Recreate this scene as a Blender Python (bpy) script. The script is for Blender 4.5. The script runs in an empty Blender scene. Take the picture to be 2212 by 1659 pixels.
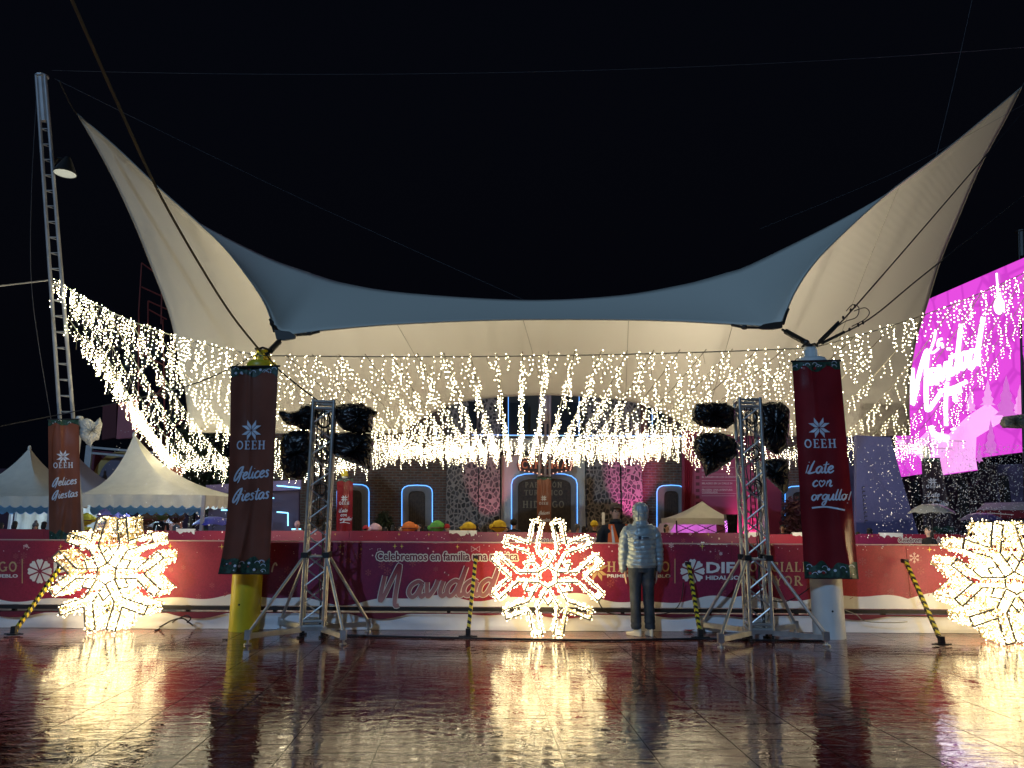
import bpy, bmesh, math, random
import numpy as np
from mathutils import Vector, Matrix, noise
random.seed(7); np.random.seed(7)
PI = math.pi
scene = bpy.context.scene
COL = scene.collection
# ---------------------------------------------------------------- camera
FPX = 1598.0; PITCH = math.radians(10.3); ROLL = math.radians(0.33); CAMZ = 1.5
cam_d = bpy.data.cameras.new("camera"); cam = bpy.data.objects.new("camera", cam_d)
COL.objects.link(cam); scene.camera = cam
cam.rotation_mode = 'XYZ'
cam_d.sensor_width = 36.0; cam_d.lens = FPX / 2212 * 36.0
cam_d.clip_start = 0.05; cam_d.clip_end = 2000
CM = Matrix.Rotation(PI/2 + PITCH, 4, 'X') @ Matrix.Rotation(ROLL, 4, 'Z')
cam.matrix_world = Matrix.Translation((0, 0, CAMZ)) @ CM
C3 = CM.to_3x3()
# ---------------------------------------------------------------- night sky, floodlight
w = bpy.data.worlds.new("World"); scene.world = w; w.use_nodes = True
bg = w.node_tree.nodes['Background']
sky = w.node_tree.nodes.new('ShaderNodeTexSky'); sky.sky_type = 'NISHITA'; sky.sun_disc = False
sky.sun_elevation = math.radians(-5); sky.sun_rotation = math.radians(200)
w.node_tree.links.new(sky.outputs[0], bg.inputs[0]); bg.inputs[1].default_value = 0.15
bg2 = w.node_tree.nodes.new('ShaderNodeBackground'); bg2.inputs[0].default_value = (.28, .42, 1, 1); bg2.inputs[1].default_value = .0021
adds = w.node_tree.nodes.new('ShaderNodeAddShader')
w.node_tree.links.new(bg.outputs[0], adds.inputs[0]); w.node_tree.links.new(bg2.outputs[0], adds.inputs[1])
w.node_tree.links.new(adds.outputs[0], w.node_tree.nodes['World Output'].inputs[0])
sun_d = bpy.data.lights.new("plaza_floodlight", 'SUN'); sun_d.energy = 0.62; sun_d.angle = math.radians(1.2)
sun_d.color = (0.36, 0.62, 1.0)
sun = bpy.data.objects.new("plaza_floodlight", sun_d); COL.objects.link(sun)
sun.rotation_euler = Vector((0.42, 1.0, -0.62)).to_track_quat('-Z', 'Y').to_euler()
vs = scene.view_settings
vs.view_transform = 'Standard'; vs.look = 'None'; vs.gamma = 1; vs.exposure = 0.38; vs.use_curve_mapping = False
scene.cycles.use_denoising = True
scene.cycles.sample_clamp_indirect = 4.0
scene.cycles.max_bounces = 6

def P(px, py, Y):
    """point of the world at depth Y seen at pixel (2212 px wide picture)"""
    d = C3 @ Vector(((px-1106)/FPX, (829.5-py)/FPX, -1.0))
    t = Y / d.y
    return Vector((d.x*t, Y, CAMZ + d.z*t))
def G(px, py, z=0.0):
    d = C3 @ Vector(((px-1106)/FPX, (829.5-py)/FPX, -1.0))
    t = (z-CAMZ)/d.z
    return Vector((d.x*t, d.y*t, z))

# ---------------------------------------------------------------- mesh helpers
class MB:
    def __init__(s): s.v = []; s.f = []; s.m = []; s.mi = 0
    def add(s, vs_, fs_):
        b = len(s.v); s.v += [tuple(p) for p in vs_]
        s.f += [tuple(b+i for i in f) for f in fs_]; s.m += [s.mi]*len(fs_)
    def box(s, c, size, rz=0.0, M=None):
        x, y, z = [k/2 for k in size]
        vs_ = [Vector((sx*x, sy*y, sz*z)) for sz in (-1, 1) for sy in (-1, 1) for sx in (-1, 1)]
        R = M if M is not None else Matrix.Rotation(rz, 3, 'Z')
        vs_ = [R @ v + Vector(c) for v in vs_]
        s.add(vs_, [(0,2,3,1),(4,5,7,6),(0,1,5,4),(2,6,7,3),(0,4,6,2),(1,3,7,5)])
    def beam(s, a, b, wx, wz):
        a = Vector(a); b = Vector(b); d = (b-a); L = d.length; d.normalize()
        up = Vector((0,0,1)) if abs(d.z) < .95 else Vector((0,1,0))
        x = d.cross(up).normalized(); z = x.cross(d)
        M = Matrix((x, d, z)).transposed()
        s.box((a+b)/2, (wx, L, wz), M=M)
    def tube(s, pts, r, n=6, cap=True, r2=None):
        pts = [Vector(p) for p in pts]; N = len(pts); rings = []
        prev = None
        for i, p in enumerate(pts):
            d = (pts[min(i+1, N-1)] - pts[max(i-1, 0)])
            if d.length < 1e-9: d = Vector((0,0,1))
            d.normalize()
            if prev is None:
                up = Vector((0,0,1)) if abs(d.z) < .9 else Vector((0,1,0))
                x = d.cross(up).normalized()
            else:
                x = (prev - d*prev.dot(d)).normalized()
            prev = x; y = d.cross(x)
            rr = r[i] if isinstance(r, (list, tuple)) else (r + ((r2 if r2 is not None else r)-r)*i/max(1, N-1))
            rings.append([p + (x*math.cos(2*PI*k/n) + y*math.sin(2*PI*k/n))*rr for k in range(n)])
        vs_ = [v for rg in rings for v in rg]; fs_ = []
        for i in range(N-1):
            for k in range(n):
                a = i*n+k; b = i*n+(k+1) % n
                fs_.append((a, b, b+n, a+n))
        if cap:
            fs_.append(tuple(range(n))[::-1]); fs_.append(tuple((N-1)*n+k for k in range(n)))
        s.add(vs_, fs_)
    def ell(s, c, r, n=14, m=9, fn=None, M=None):
        c = Vector(c); vs_ = []; fs_ = []
        for j in range(m+1):
            th = PI*j/m
            for i in range(n):
                ph = 2*PI*i/n
                d = Vector((math.sin(th)*math.cos(ph), math.sin(th)*math.sin(ph), math.cos(th)))
                k = fn(d) if fn else 1.0
                p = Vector((d.x*r[0]*k, d.y*r[1]*k, d.z*r[2]*k))
                if M is not None: p = M @ p
                vs_.append(c+p)
        for j in range(m):
            for i in range(n):
                a = j*n+i; b = j*n+(i+1) % n
                if j == 0: fs_.append((a, a+n, b+n))
                elif j == m-1: fs_.append((a, a+n, b))
                else: fs_.append((a, a+n, b+n, b))
        s.add(vs_, fs_)
    def grid(s, fn, nu, nv, flip=False):
        vs_ = [fn(i/nu, j/nv) for j in range(nv+1) for i in range(nu+1)]; fs_ = []
        for j in range(nv):
            for i in range(nu):
                a = j*(nu+1)+i
                f = (a, a+1, a+nu+2, a+nu+1)
                fs_.append(f[::-1] if flip else f)
        s.add(vs_, fs_)
    def slab(s, fn, poly, t=0.004):
        """flat printed shape with a little thickness: fn(u,v,off)->point"""
        n = len(poly)
        s.add([fn(u, v, t) for u, v in poly], [tuple(range(n))])
    def build(s, name, mat, parent=None, smooth=False, auto=False):
        me = bpy.data.meshes.new(name); me.from_pydata(s.v, [], s.f)
        mats = mat if isinstance(mat, (list, tuple)) else [mat]
        for m in mats: me.materials.append(m)
        if len(mats) > 1: me.polygons.foreach_set('material_index', s.m)
        if smooth: me.polygons.foreach_set('use_smooth', [True]*len(me.polygons))
        me.update()
        bm = bmesh.new(); bm.from_mesh(me); bmesh.ops.remove_doubles(bm, verts=bm.verts, dist=1e-6) if smooth else None
        if auto or smooth: bmesh.ops.recalc_face_normals(bm, faces=bm.faces)
        bm.to_mesh(me); bm.free()
        if smooth:
            try: me.set_sharp_from_angle(angle=math.radians(55))
            except Exception: pass
        o = bpy.data.objects.new(name, me); COL.objects.link(o)
        if parent is not None: adopt(o, parent)
        return o
def adopt(o, p):
    o.parent = p; o.matrix_parent_inverse = Matrix.Translation(p.location).inverted() if p.type == 'EMPTY' else Matrix()
def thing(name, label, cat, loc=(0,0,0), group=None):
    o = bpy.data.objects.new(name, None); COL.objects.link(o); o.empty_display_size = .1
    o.location = loc; o['label'] = label; o['category'] = cat
    if group: o['group'] = group
    return o
def tag(o, label, cat, group=None, kind=None):
    o['label'] = label; o['category'] = cat
    if group: o['group'] = group
    if kind: o['kind'] = kind
    return o
def struct(o): o['kind'] = 'structure'; return o
def stuff(o): o['kind'] = 'stuff'; return o

# ---------------------------------------------------------------- materials
def mat(name, col, rough=.6, metal=0.0, emit=None, es=0.0, bump=None, var=0.0, vscale=4.0, spec=.5, coat=0.0):
    m = bpy.data.materials.new(name); m.use_nodes = True
    nt = m.node_tree; b = nt.nodes['Principled BSDF']
    b.inputs['Base Color'].default_value = (*col, 1); b.inputs['Roughness'].default_value = rough
    b.inputs['Metallic'].default_value = metal; b.inputs['Specular IOR Level'].default_value = spec
    b.inputs['Coat Weight'].default_value = coat
    if emit: b.inputs['Emission Color'].default_value = (*emit, 1); b.inputs['Emission Strength'].default_value = es
    tc = nt.nodes.new('ShaderNodeTexCoord')
    if var:
        n = nt.nodes.new('ShaderNodeTexNoise'); n.inputs['Scale'].default_value = vscale; n.inputs['Detail'].default_value = 5
        nt.links.new(tc.outputs['Object'], n.inputs['Vector'])
        cr = nt.nodes.new('ShaderNodeMapRange'); cr.inputs[3].default_value = 1-var; cr.inputs[4].default_value = 1+var
        cr.inputs[1].default_value = .3; cr.inputs[2].default_value = .7
        nt.links.new(n.outputs[0], cr.inputs[0])
        mx = nt.nodes.new('ShaderNodeVectorMath'); mx.operation = 'SCALE'; mx.inputs[0].default_value = col
        nt.links.new(cr.outputs[0], mx.inputs['Scale']); nt.links.new(mx.outputs[0], b.inputs['Base Color'])
    if bump:
        sc, st = bump
        n = nt.nodes.new('ShaderNodeTexNoise'); n.inputs['Scale'].default_value = sc; n.inputs['Detail'].default_value = 6
        nt.links.new(tc.outputs['Object'], n.inputs['Vector'])
        bp = nt.nodes.new('ShaderNodeBump'); bp.inputs['Strength'].default_value = st; bp.inputs['Distance'].default_value = .03
        nt.links.new(n.outputs[0], bp.inputs['Height']); nt.links.new(bp.outputs[0], b.inputs['Normal'])
    return m
def glow(name, col, s, sampled=False):
    m = mat(name, (.8,.8,.8), .5, emit=col, es=s)
    m.cycles.emission_sampling = 'AUTO' if sampled else 'NONE'
    return m
M = {}
M['white_fabric'] = mat('white_fabric', (.78,.76,.72), .75, bump=(30,.05), var=.05)
M['tent_fabric'] = mat('tent_vinyl', (.74,.72,.62), .35, bump=(3,.25), var=.06)
M['steel'] = mat('aluminium_truss', (.62,.62,.60), .38, .85, var=.15, vscale=9)
M['mast'] = mat('mast_paint', (.42,.43,.44), .5, .3, var=.12)
M['dark_metal'] = mat('dark_metal', (.03,.03,.03), .45, .4)
M['rope'] = mat('weathered_rope', (.12,.11,.07), .8)
M['wire'] = mat('black_cable', (.012,.012,.014), .5)
M['thin_wire'] = mat('grey_wire', (.12,.12,.13), .5, .5)
M['bag'] = mat('black_plastic_bag', (.008,.008,.009), .24, bump=(9,1.0), spec=.6)
M['yellow_pole'] = mat('yellow_pole_paint', (.62,.50,.02), .4, var=.12, vscale=3)
M['white_pole'] = mat('white_pole_paint', (.66,.68,.66), .42, var=.08, vscale=3)
M['vinyl_brown'] = mat('brown_red_vinyl', (.21,.072,.048), .2, bump=(2.5,.3), var=.15, vscale=2)
M['vinyl_red'] = mat('wine_red_vinyl', (.22,.016,.022), .2, bump=(2.5,.25), var=.2, vscale=2)
M['print_white'] = mat('white_print', (.66,.70,.80), .4)
M['garland'] = mat('garland_print', (.02,.06,.04), .45, var=.8, vscale=22)
M['garland_red'] = mat('garland_berry', (.35,.02,.02), .4)
M['cream_print'] = mat('cream_print', (.85,.78,.66), .5)
M['gold_print'] = mat('gold_print', (.62,.42,.2), .5)
M['yellow_star'] = mat('yellow_star_print', (.85,.62,.12), .5)
M['pink_line'] = mat('pink_outline_print', (.8,.55,.52), .5)
M['ghost'] = mat('faint_snowflake_print', (.40,.09,.10), .5)
M['maroon'] = mat('maroon_print', (.16,.012,.03), .5)
M['snow_print'] = mat('snow_print', (.82,.80,.76), .5, var=.08, vscale=1.5)
M['skirt'] = mat('white_skirt_fabric', (.72,.72,.74), .6, bump=(4,.3), var=.06)
M['rail'] = mat('rail_metal', (.025,.022,.022), .5, .3)
M['bulb'] = glow('warm_bulb', (1.0,.86,.55), 22, True)
M['bulb_cool'] = glow('white_bulb', (1.0,.92,.72), 22, True)
M['flake_bulb'] = glow('flake_bulb', (1.0,.82,.46), 5.6, True)
M['flake_frame'] = mat('flake_frame_metal', (.20,.18,.14), .5, .4)
M['tinsel'] = mat('gold_tinsel_wire', (.85,.72,.42), .4, .2)
M['string_wire'] = mat('clear_wire', (.30,.28,.20), .5)
M['led_blue'] = glow('blue_led_rope', (.06,.33,1.0), 1.5, True)
M['black'] = mat('hazard_black', (.01,.01,.01), .5)
M['yellow'] = mat('hazard_yellow', (.75,.60,.03), .45)
M['skin'] = mat('skin', (.62,.38,.27), .5)
M['hair'] = mat('dark_hair', (.015,.012,.010), .55, bump=(60,.5))
M['stone_dark'] = None

# two-sided membrane
def membrane_mat():
    m = bpy.data.materials.new('tensile_membrane'); m.use_nodes = True; nt = m.node_tree
    b = nt.nodes['Principled BSDF']; b.inputs['Roughness'].default_value = .55
    b.inputs['Base Color'].default_value = (.82,.80,.69,1)
    tc = nt.nodes.new('ShaderNodeTexCoord')
    wv = nt.nodes.new('ShaderNodeTexWave'); wv.inputs['Scale'].default_value = 2.4; wv.inputs['Distortion'].default_value = 1.2
    wv.inputs['Detail'].default_value = 1; wv.bands_direction = 'Z'
    nt.links.new(tc.outputs['Object'], wv.inputs['Vector'])
    n = nt.nodes.new('ShaderNodeTexNoise'); n.inputs['Scale'].default_value = .35; n.inputs['Detail'].default_value = 2
    nt.links.new(tc.outputs['Object'], n.inputs['Vector'])
    mr = nt.nodes.new('ShaderNodeMapRange'); mr.inputs[1].default_value = .5; mr.inputs[2].default_value = .72
    nt.links.new(n.outputs[0], mr.inputs[0])
    mu = nt.nodes.new('ShaderNodeMath'); mu.operation = 'MULTIPLY'
    nt.links.new(wv.outputs[0], mu.inputs[0]); nt.links.new(mr.outputs[0], mu.inputs[1])
    bp = nt.nodes.new('ShaderNodeBump'); bp.inputs['Strength'].default_value = .12; bp.inputs['Distance'].default_value = .02
    nt.links.new(mu.outputs[0], bp.inputs['Height']); nt.links.new(bp.outputs[0], b.inputs['Normal'])
    return m
M['membrane'] = membrane_mat()

def floor_mat():
    m = bpy.data.materials.new('wet_plaza_tiles'); m.use_nodes = True; nt = m.node_tree; L = nt.links
    b = nt.nodes['Principled BSDF']
    tc = nt.nodes.new('ShaderNodeTexCoord')
    br = nt.nodes.new('ShaderNodeTexBrick'); br.inputs['Scale'].default_value = 1.0
    br.inputs['Brick Width'].default_value = .62; br.inputs['Row Height'].default_value = .42; br.inputs['Mortar Size'].default_value = .014
    br.inputs['Color1'].default_value = (.24,.036,.016,1); br.inputs['Color2'].default_value = (.15,.028,.014,1); br.inputs['Mortar'].default_value = (.02,.012,.01,1)
    br.offset = 0.5
    mp = nt.nodes.new('ShaderNodeMapping'); mp.inputs['Rotation'].default_value = (0,0,math.radians(3))
    L.new(tc.outputs['Object'], mp.inputs[0]); L.new(mp.outputs[0], br.inputs['Vector'])
    n1 = nt.nodes.new('ShaderNodeTexNoise'); n1.inputs['Scale'].default_value = 1.1; n1.inputs['Detail'].default_value = 4
    L.new(tc.outputs['Object'], n1.inputs['Vector'])
    # long flakes of ripple: stretched noise across view
    mp2 = nt.nodes.new('ShaderNodeMapping'); mp2.inputs['Scale'].default_value = (3.4, 6.5, 5); mp2.inputs['Rotation'].default_value = (0,0,math.radians(8))
    L.new(tc.outputs['Object'], mp2.inputs[0])
    n2 = nt.nodes.new('ShaderNodeTexNoise'); n2.inputs['Scale'].default_value = 1.0; n2.inputs['Detail'].default_value = 4; n2.inputs['Roughness'].default_value = .55
    n2.inputs['Distortion'].default_value = 1.3
    L.new(mp2.outputs[0], n2.inputs['Vector'])
    # slate like steps
    n3 = nt.nodes.new('ShaderNodeTexVoronoi'); n3.inputs['Scale'].default_value = 5.0
    L.new(mp2.outputs[0], n3.inputs['Vector'])
    add = nt.nodes.new('ShaderNodeMath'); add.operation = 'MULTIPLY_ADD'; add.inputs[1].default_value = 1.0
    mo = nt.nodes.new('ShaderNodeMath'); mo.operation = 'MULTIPLY'; mo.inputs[1].default_value = 0.0
    stp = nt.nodes.new('ShaderNodeMapRange'); stp.interpolation_type = 'STEPPED'; stp.inputs['Steps'].default_value = 14
    L.new(n2.outputs[0], stp.inputs[0]); stp.inputs[1].default_value = .2; stp.inputs[2].default_value = .8; stp.inputs[3].default_value = .0; stp.inputs[4].default_value = .55
    sm_ = nt.nodes.new('ShaderNodeMath'); sm_.operation = 'MULTIPLY_ADD'; sm_.inputs[1].default_value = .45
    L.new(n2.outputs[0], sm_.inputs[0]); L.new(stp.outputs[0], sm_.inputs[2])
    L.new(br.outputs['Fac'], mo.inputs[0]); L.new(sm_.outputs[0], add.inputs[0]); L.new(mo.outputs[0], add.inputs[2])
    bp = nt.nodes.new('ShaderNodeBump'); bp.inputs['Strength'].default_value = 1.0; bp.inputs['Distance'].default_value = .0085
    L.new(add.outputs[0], bp.inputs['Height']); L.new(bp.outputs[0], b.inputs['Normal'])
    mr = nt.nodes.new('ShaderNodeMapRange'); mr.inputs[1].default_value = .38; mr.inputs[2].default_value = .62
    mr.inputs[3].default_value = .01; mr.inputs[4].default_value = .045
    L.new(n1.outputs[0], mr.inputs[0]); L.new(mr.outputs[0], b.inputs['Roughness'])
    L.new(br.outputs['Color'], b.inputs['Base Color'])
    b.inputs['IOR'].default_value = 1.9
    b.inputs['Specular IOR Level'].default_value = 1.0
    return m
M['floor'] = floor_mat()

def brick_mat(name, c1, c2, mortar, sx, sy, bumpd=.02):
    m = bpy.data.materials.new(name); m.use_nodes = True; nt = m.node_tree; L = nt.links
    b = nt.nodes['Principled BSDF']; b.inputs['Roughness'].default_value = .85
    tc = nt.nodes.new('ShaderNodeTexCoord'); sp = nt.nodes.new('ShaderNodeSeparateXYZ'); cb = nt.nodes.new('ShaderNodeCombineXYZ')
    L.new(tc.outputs['Object'], sp.inputs[0]); L.new(sp.outputs[0], cb.inputs[0]); L.new(sp.outputs[2], cb.inputs[1])
    br = nt.nodes.new('ShaderNodeTexBrick'); br.inputs['Scale'].default_value = 1
    br.inputs['Brick Width'].default_value = sx; br.inputs['Row Height'].default_value = sy; br.inputs['Mortar Size'].default_value = .02
    br.inputs['Color1'].default_value = (*c1,1); br.inputs['Color2'].default_value = (*c2,1); br.inputs['Mortar'].default_value = (*mortar,1)
    L.new(cb.outputs[0], br.inputs['Vector'])
    n = nt.nodes.new('ShaderNodeTexNoise'); n.inputs['Scale'].default_value = 6; n.inputs['Detail'].default_value = 6
    L.new(tc.outputs['Object'], n.inputs['Vector'])
    mx = nt.nodes.new('ShaderNodeMix'); mx.data_type = 'RGBA'; mx.blend_type = 'MULTIPLY'; mx.inputs[0].default_value = .6
    L.new(br.outputs['Color'], mx.inputs[6]); L.new(n.outputs[0], mx.inputs[7]); L.new(mx.outputs[2], b.inputs['Base Color'])
    bp = nt.nodes.new('ShaderNodeBump'); bp.inputs['Distance'].default_value = bumpd; bp.invert = True
    L.new(br.outputs['Fac'], bp.inputs['Height']); L.new(bp.outputs[0], b.inputs['Normal'])
    return m
def stone_mat(name, c_lo, c_hi, mortar):
    m = bpy.data.materials.new(name); m.use_nodes = True; nt = m.node_tree; L = nt.links
    b = nt.nodes['Principled BSDF']; b.inputs['Roughness'].default_value = .8
    tc = nt.nodes.new('ShaderNodeTexCoord')
    mp = nt.nodes.new('ShaderNodeMapping'); mp.inputs['Scale'].default_value = (6.5, .5, 5.2); L.new(tc.outputs['Object'], mp.inputs[0])
    v = nt.nodes.new('ShaderNodeTexVoronoi'); v.feature = 'DISTANCE_TO_EDGE'; v.inputs['Scale'].default_value = 1.0; L.new(mp.outputs[0], v.inputs['Vector'])
    v2 = nt.nodes.new('ShaderNodeTexVoronoi'); v2.inputs['Scale'].default_value = 1.0; L.new(mp.outputs[0], v2.inputs['Vector'])
    cr = nt.nodes.new('ShaderNodeMapRange'); cr.inputs[1].default_value = .10; cr.inputs[2].default_value = .17; L.new(v.outputs['Distance'], cr.inputs[0])
    sp = nt.nodes.new('ShaderNodeSeparateColor'); L.new(v2.outputs['Color'], sp.inputs[0])
    mx0 = nt.nodes.new('ShaderNodeMix'); mx0.data_type = 'RGBA'; L.new(sp.outputs[0], mx0.inputs[0])
    mx0.inputs[6].default_value = (*c_lo,1); mx0.inputs[7].default_value = (*c_hi,1)
    mx = nt.nodes.new('ShaderNodeMix'); mx.data_type = 'RGBA'; L.new(cr.outputs[0], mx.inputs[0])
    mx.inputs[6].default_value = (*mortar,1); L.new(mx0.outputs[2], mx.inputs[7]); L.new(mx.outputs[2], b.inputs['Base Color'])
    bp = nt.nodes.new('ShaderNodeBump'); bp.inputs['Distance'].default_value = .05; L.new(cr.outputs[0], bp.inputs['Height']); L.new(bp.outputs[0], b.inputs['Normal'])
    return m
M['brick'] = brick_mat('old_brick', (.22,.10,.06), (.13,.07,.045), (.20,.17,.13), .30, .11)
M['stone'] = stone_mat('rubble_stone', (.03,.028,.026), (.13,.11,.10), (.30,.25,.21))
M['plaster'] = mat('cream_plaster', (.50,.45,.36), .8, var=.08, vscale=2, bump=(20,.1))
M['surround'] = mat('grey_door_surround', (.20,.19,.18), .8, var=.1)
M['door_wood'] = mat('dark_door_wood', (.045,.028,.018), .6, var=.4, vscale=12)
M['foliage'] = mat('dark_foliage', (.035,.05,.022), .6, var=.4, vscale=9)
M['foliage_red'] = mat('reddish_foliage', (.10,.03,.03), .6, var=.4, vscale=9)
M['bark'] = mat('bark', (.06,.045,.03), .9, bump=(20,.6))

# ---------------------------------------------------------------- print / lettering
def catmull(pts, k=5):
    if len(pts) < 3: return list(pts)
    out = []; n = len(pts)
    for i in range(n-1):
        p0 = pts[max(i-1,0)]; p1 = pts[i]; p2 = pts[i+1]; p3 = pts[min(i+2,n-1)]
        for j in range(k):
            t = j/k
            out.append(tuple(.5*((2*b_)+(-a_+c_)*t+(2*a_-5*b_+4*c_-d_)*t*t+(-a_+3*b_-3*c_+d_)*t**3) for a_,b_,c_,d_ in zip(p0,p1,p2,p3)))
    out.append(tuple(pts[-1])); return out
_lay = [0.0]
def ribbon(mb, fn, pts, wd, off=.004, taper=False, widths=None):
    n = len(pts); vs_ = []; fs_ = []
    _lay[0] = (_lay[0] + .00021) % .0021
    o0 = off + _lay[0]
    for i, (x, y) in enumerate(pts):
        a = pts[max(i-1,0)]; b = pts[min(i+1,n-1)]
        dx = b[0]-a[0]; dy = b[1]-a[1]; L = math.hypot(dx, dy) or 1
        nx, ny = -dy/L, dx/L
        ww = widths[i] if widths else wd/2*(1-.55*abs(2*i/(n-1)-1)**3 if taper and n > 1 else 1)
        vs_.append(fn(x+nx*ww, y+ny*ww, o0+i*.00003)); vs_.append(fn(x-nx*ww, y-ny*ww, o0+i*.00003))
    for i in range(n-1): fs_.append((2*i, 2*i+1, 2*i+3, 2*i+2))
    mb.add(vs_, fs_)
SCRIPT = {
 'a': (1.05,[[(.9,.85),(.6,1),(.2,.75),(.1,.3),(.35,0),(.65,.2),(.9,.85),(.82,.3),(.98,0),(1.2,.2)]]),
 'c': (.85,[[(.8,.8),(.55,1),(.2,.7),(.12,.3),(.35,0),(.65,.05),(.95,.3)]]),
 'd': (1.1,[[(.85,.85),(.55,1),(.2,.75),(.1,.3),(.3,0),(.6,.15),(.9,.9),(1.12,1.9),(1.0,1.2),(.86,.3),(1.0,0),(1.25,.2)]]),
 'e': (.85,[[(.15,.42),(.5,.52),(.75,.8),(.55,1),(.25,.8),(.12,.35),(.35,0),(.65,.05),(.95,.3)]]),
 'g': (1.05,[[(.9,.85),(.6,1),(.2,.75),(.15,.35),(.4,.1),(.7,.3),(.95,.95),(.85,0),(.6,-.8),(.25,-.8),(.35,-.35),(1.05,.15)]]),
 'i': (.55,[[(.3,1),(.2,.3),(.38,0),(.65,.2)],[(.42,1.42),(.46,1.5)]]),
 'l': (.55,[[(.45,1.9),(.28,1.1),(.2,.3),(.38,0),(.65,.2)]]),
 'n': (1.05,[[(.2,1),(.1,0)],[(.14,.4),(.5,1),(.75,.85),(.68,.2),(.85,0),(1.1,.2)]]),
 'o': (.95,[[(.5,1),(.2,.8),(.12,.35),(.4,0),(.75,.3),(.78,.75),(.5,1)],[(.75,.85),(1.05,.9)]]),
 'h': (1.1,[[(.5,.75),(.3,1.0),(.05,.8),(.15,.4),(.5,-.05),(.9,.45),(.95,.85),(.72,1.0),(.5,.7)]]),
 'r': (.75,[[(.15,1),(.18,.7),(.1,0)],[(.18,.5),(.45,.95),(.78,.92)]]),
 's': (.8,[[(.72,.85),(.45,1),(.25,.8),(.6,.35),(.5,.03),(.1,.05)]]),
 't': (.65,[[(.42,1.7),(.28,.4),(.42,0),(.7,.15)],[(-.05,1.2),(.8,1.32)]]),
 'u': (1.05,[[(.15,1),(.1,.3),(.3,0),(.62,.3),(.85,1),(.78,.3),(.92,0),(1.15,.2)]]),
 'v': (.9,[[(.15,.95),(.25,.3),(.38,0),(.7,.5),(.85,1.05)]]),
 'F': (1.28,[[(1.25,1.95),(.75,1.8),(.25,1.1),(0,.3),(.1,-.15),(.4,.05),(.8,.8),(1.15,1.9),(1.0,1.0),(.85,0),(.65,-.55)],[(.55,.95),(1.4,1.05)]]),
 'L': (1.05,[[(.7,1.9),(.42,1.2),(.2,.4),(.0,.02),(.5,.02),(1.05,.2)]]),
 'N': (1.75,[[(.1,1.45),(.02,.0),(.22,.02),(.85,1.95),(1.0,1.9),(1.0,.3),(1.08,-.5),(1.35,-.5)]]),
 'E': (1.1,[[(.95,1.7),(.5,1.9),(.25,1.5),(.6,1.05),(.15,.7),(.1,.2),(.5,0),(.95,.2)]]),
 '!': (.4,[[(.4,1.8),(.22,.5)],[(.12,.05),(.14,.14)]]),
 '¡': (.45,[[(.3,1.3),(.1,0)],[(.36,1.65),(.38,1.75)]]),
 ' ': (.6,[]),
}
def script(mb, fn, text, x0, y0, h, wd, slant=.22, rot=0.0, center=False, off=.004, taper=True):
    """h = height of a small letter; y up"""
    W = sum(SCRIPT[c][0] for c in text)
    if center: x0 -= W*h*.5
    x = 0; ca, sa = math.cos(rot), math.sin(rot)
    for c in text:
        adv, strokes = SCRIPT[c]
        for st in strokes:
            pp = catmull(st, 5)
            q = []
            for (a, b) in pp:
                X = (x + a + slant*b)*h; Yy = b*h
                q.append((x0 + X*ca - Yy*sa, y0 + X*sa + Yy*ca))
            ribbon(mb, fn, q, wd*h, off, taper)
        x += adv
    return W*h
T_ = .17; t_ = .085
def _r(x0,y0,x1,y1): return ('r',x0,y0,x1,y1)
def arc(cx,cy,rx,ry,a0,a1,n=16): return [(cx+rx*math.cos(math.radians(a0+(a1-a0)*i/n)), cy+ry*math.sin(math.radians(a0+(a1-a0)*i/n))) for i in range(n+1)]
def _V(x): return [_r(x,0,x+T_,1),_r(x-.07,0,x+T_+.07,t_),_r(x-.07,1-t_,x+T_+.07,1)]
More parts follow.
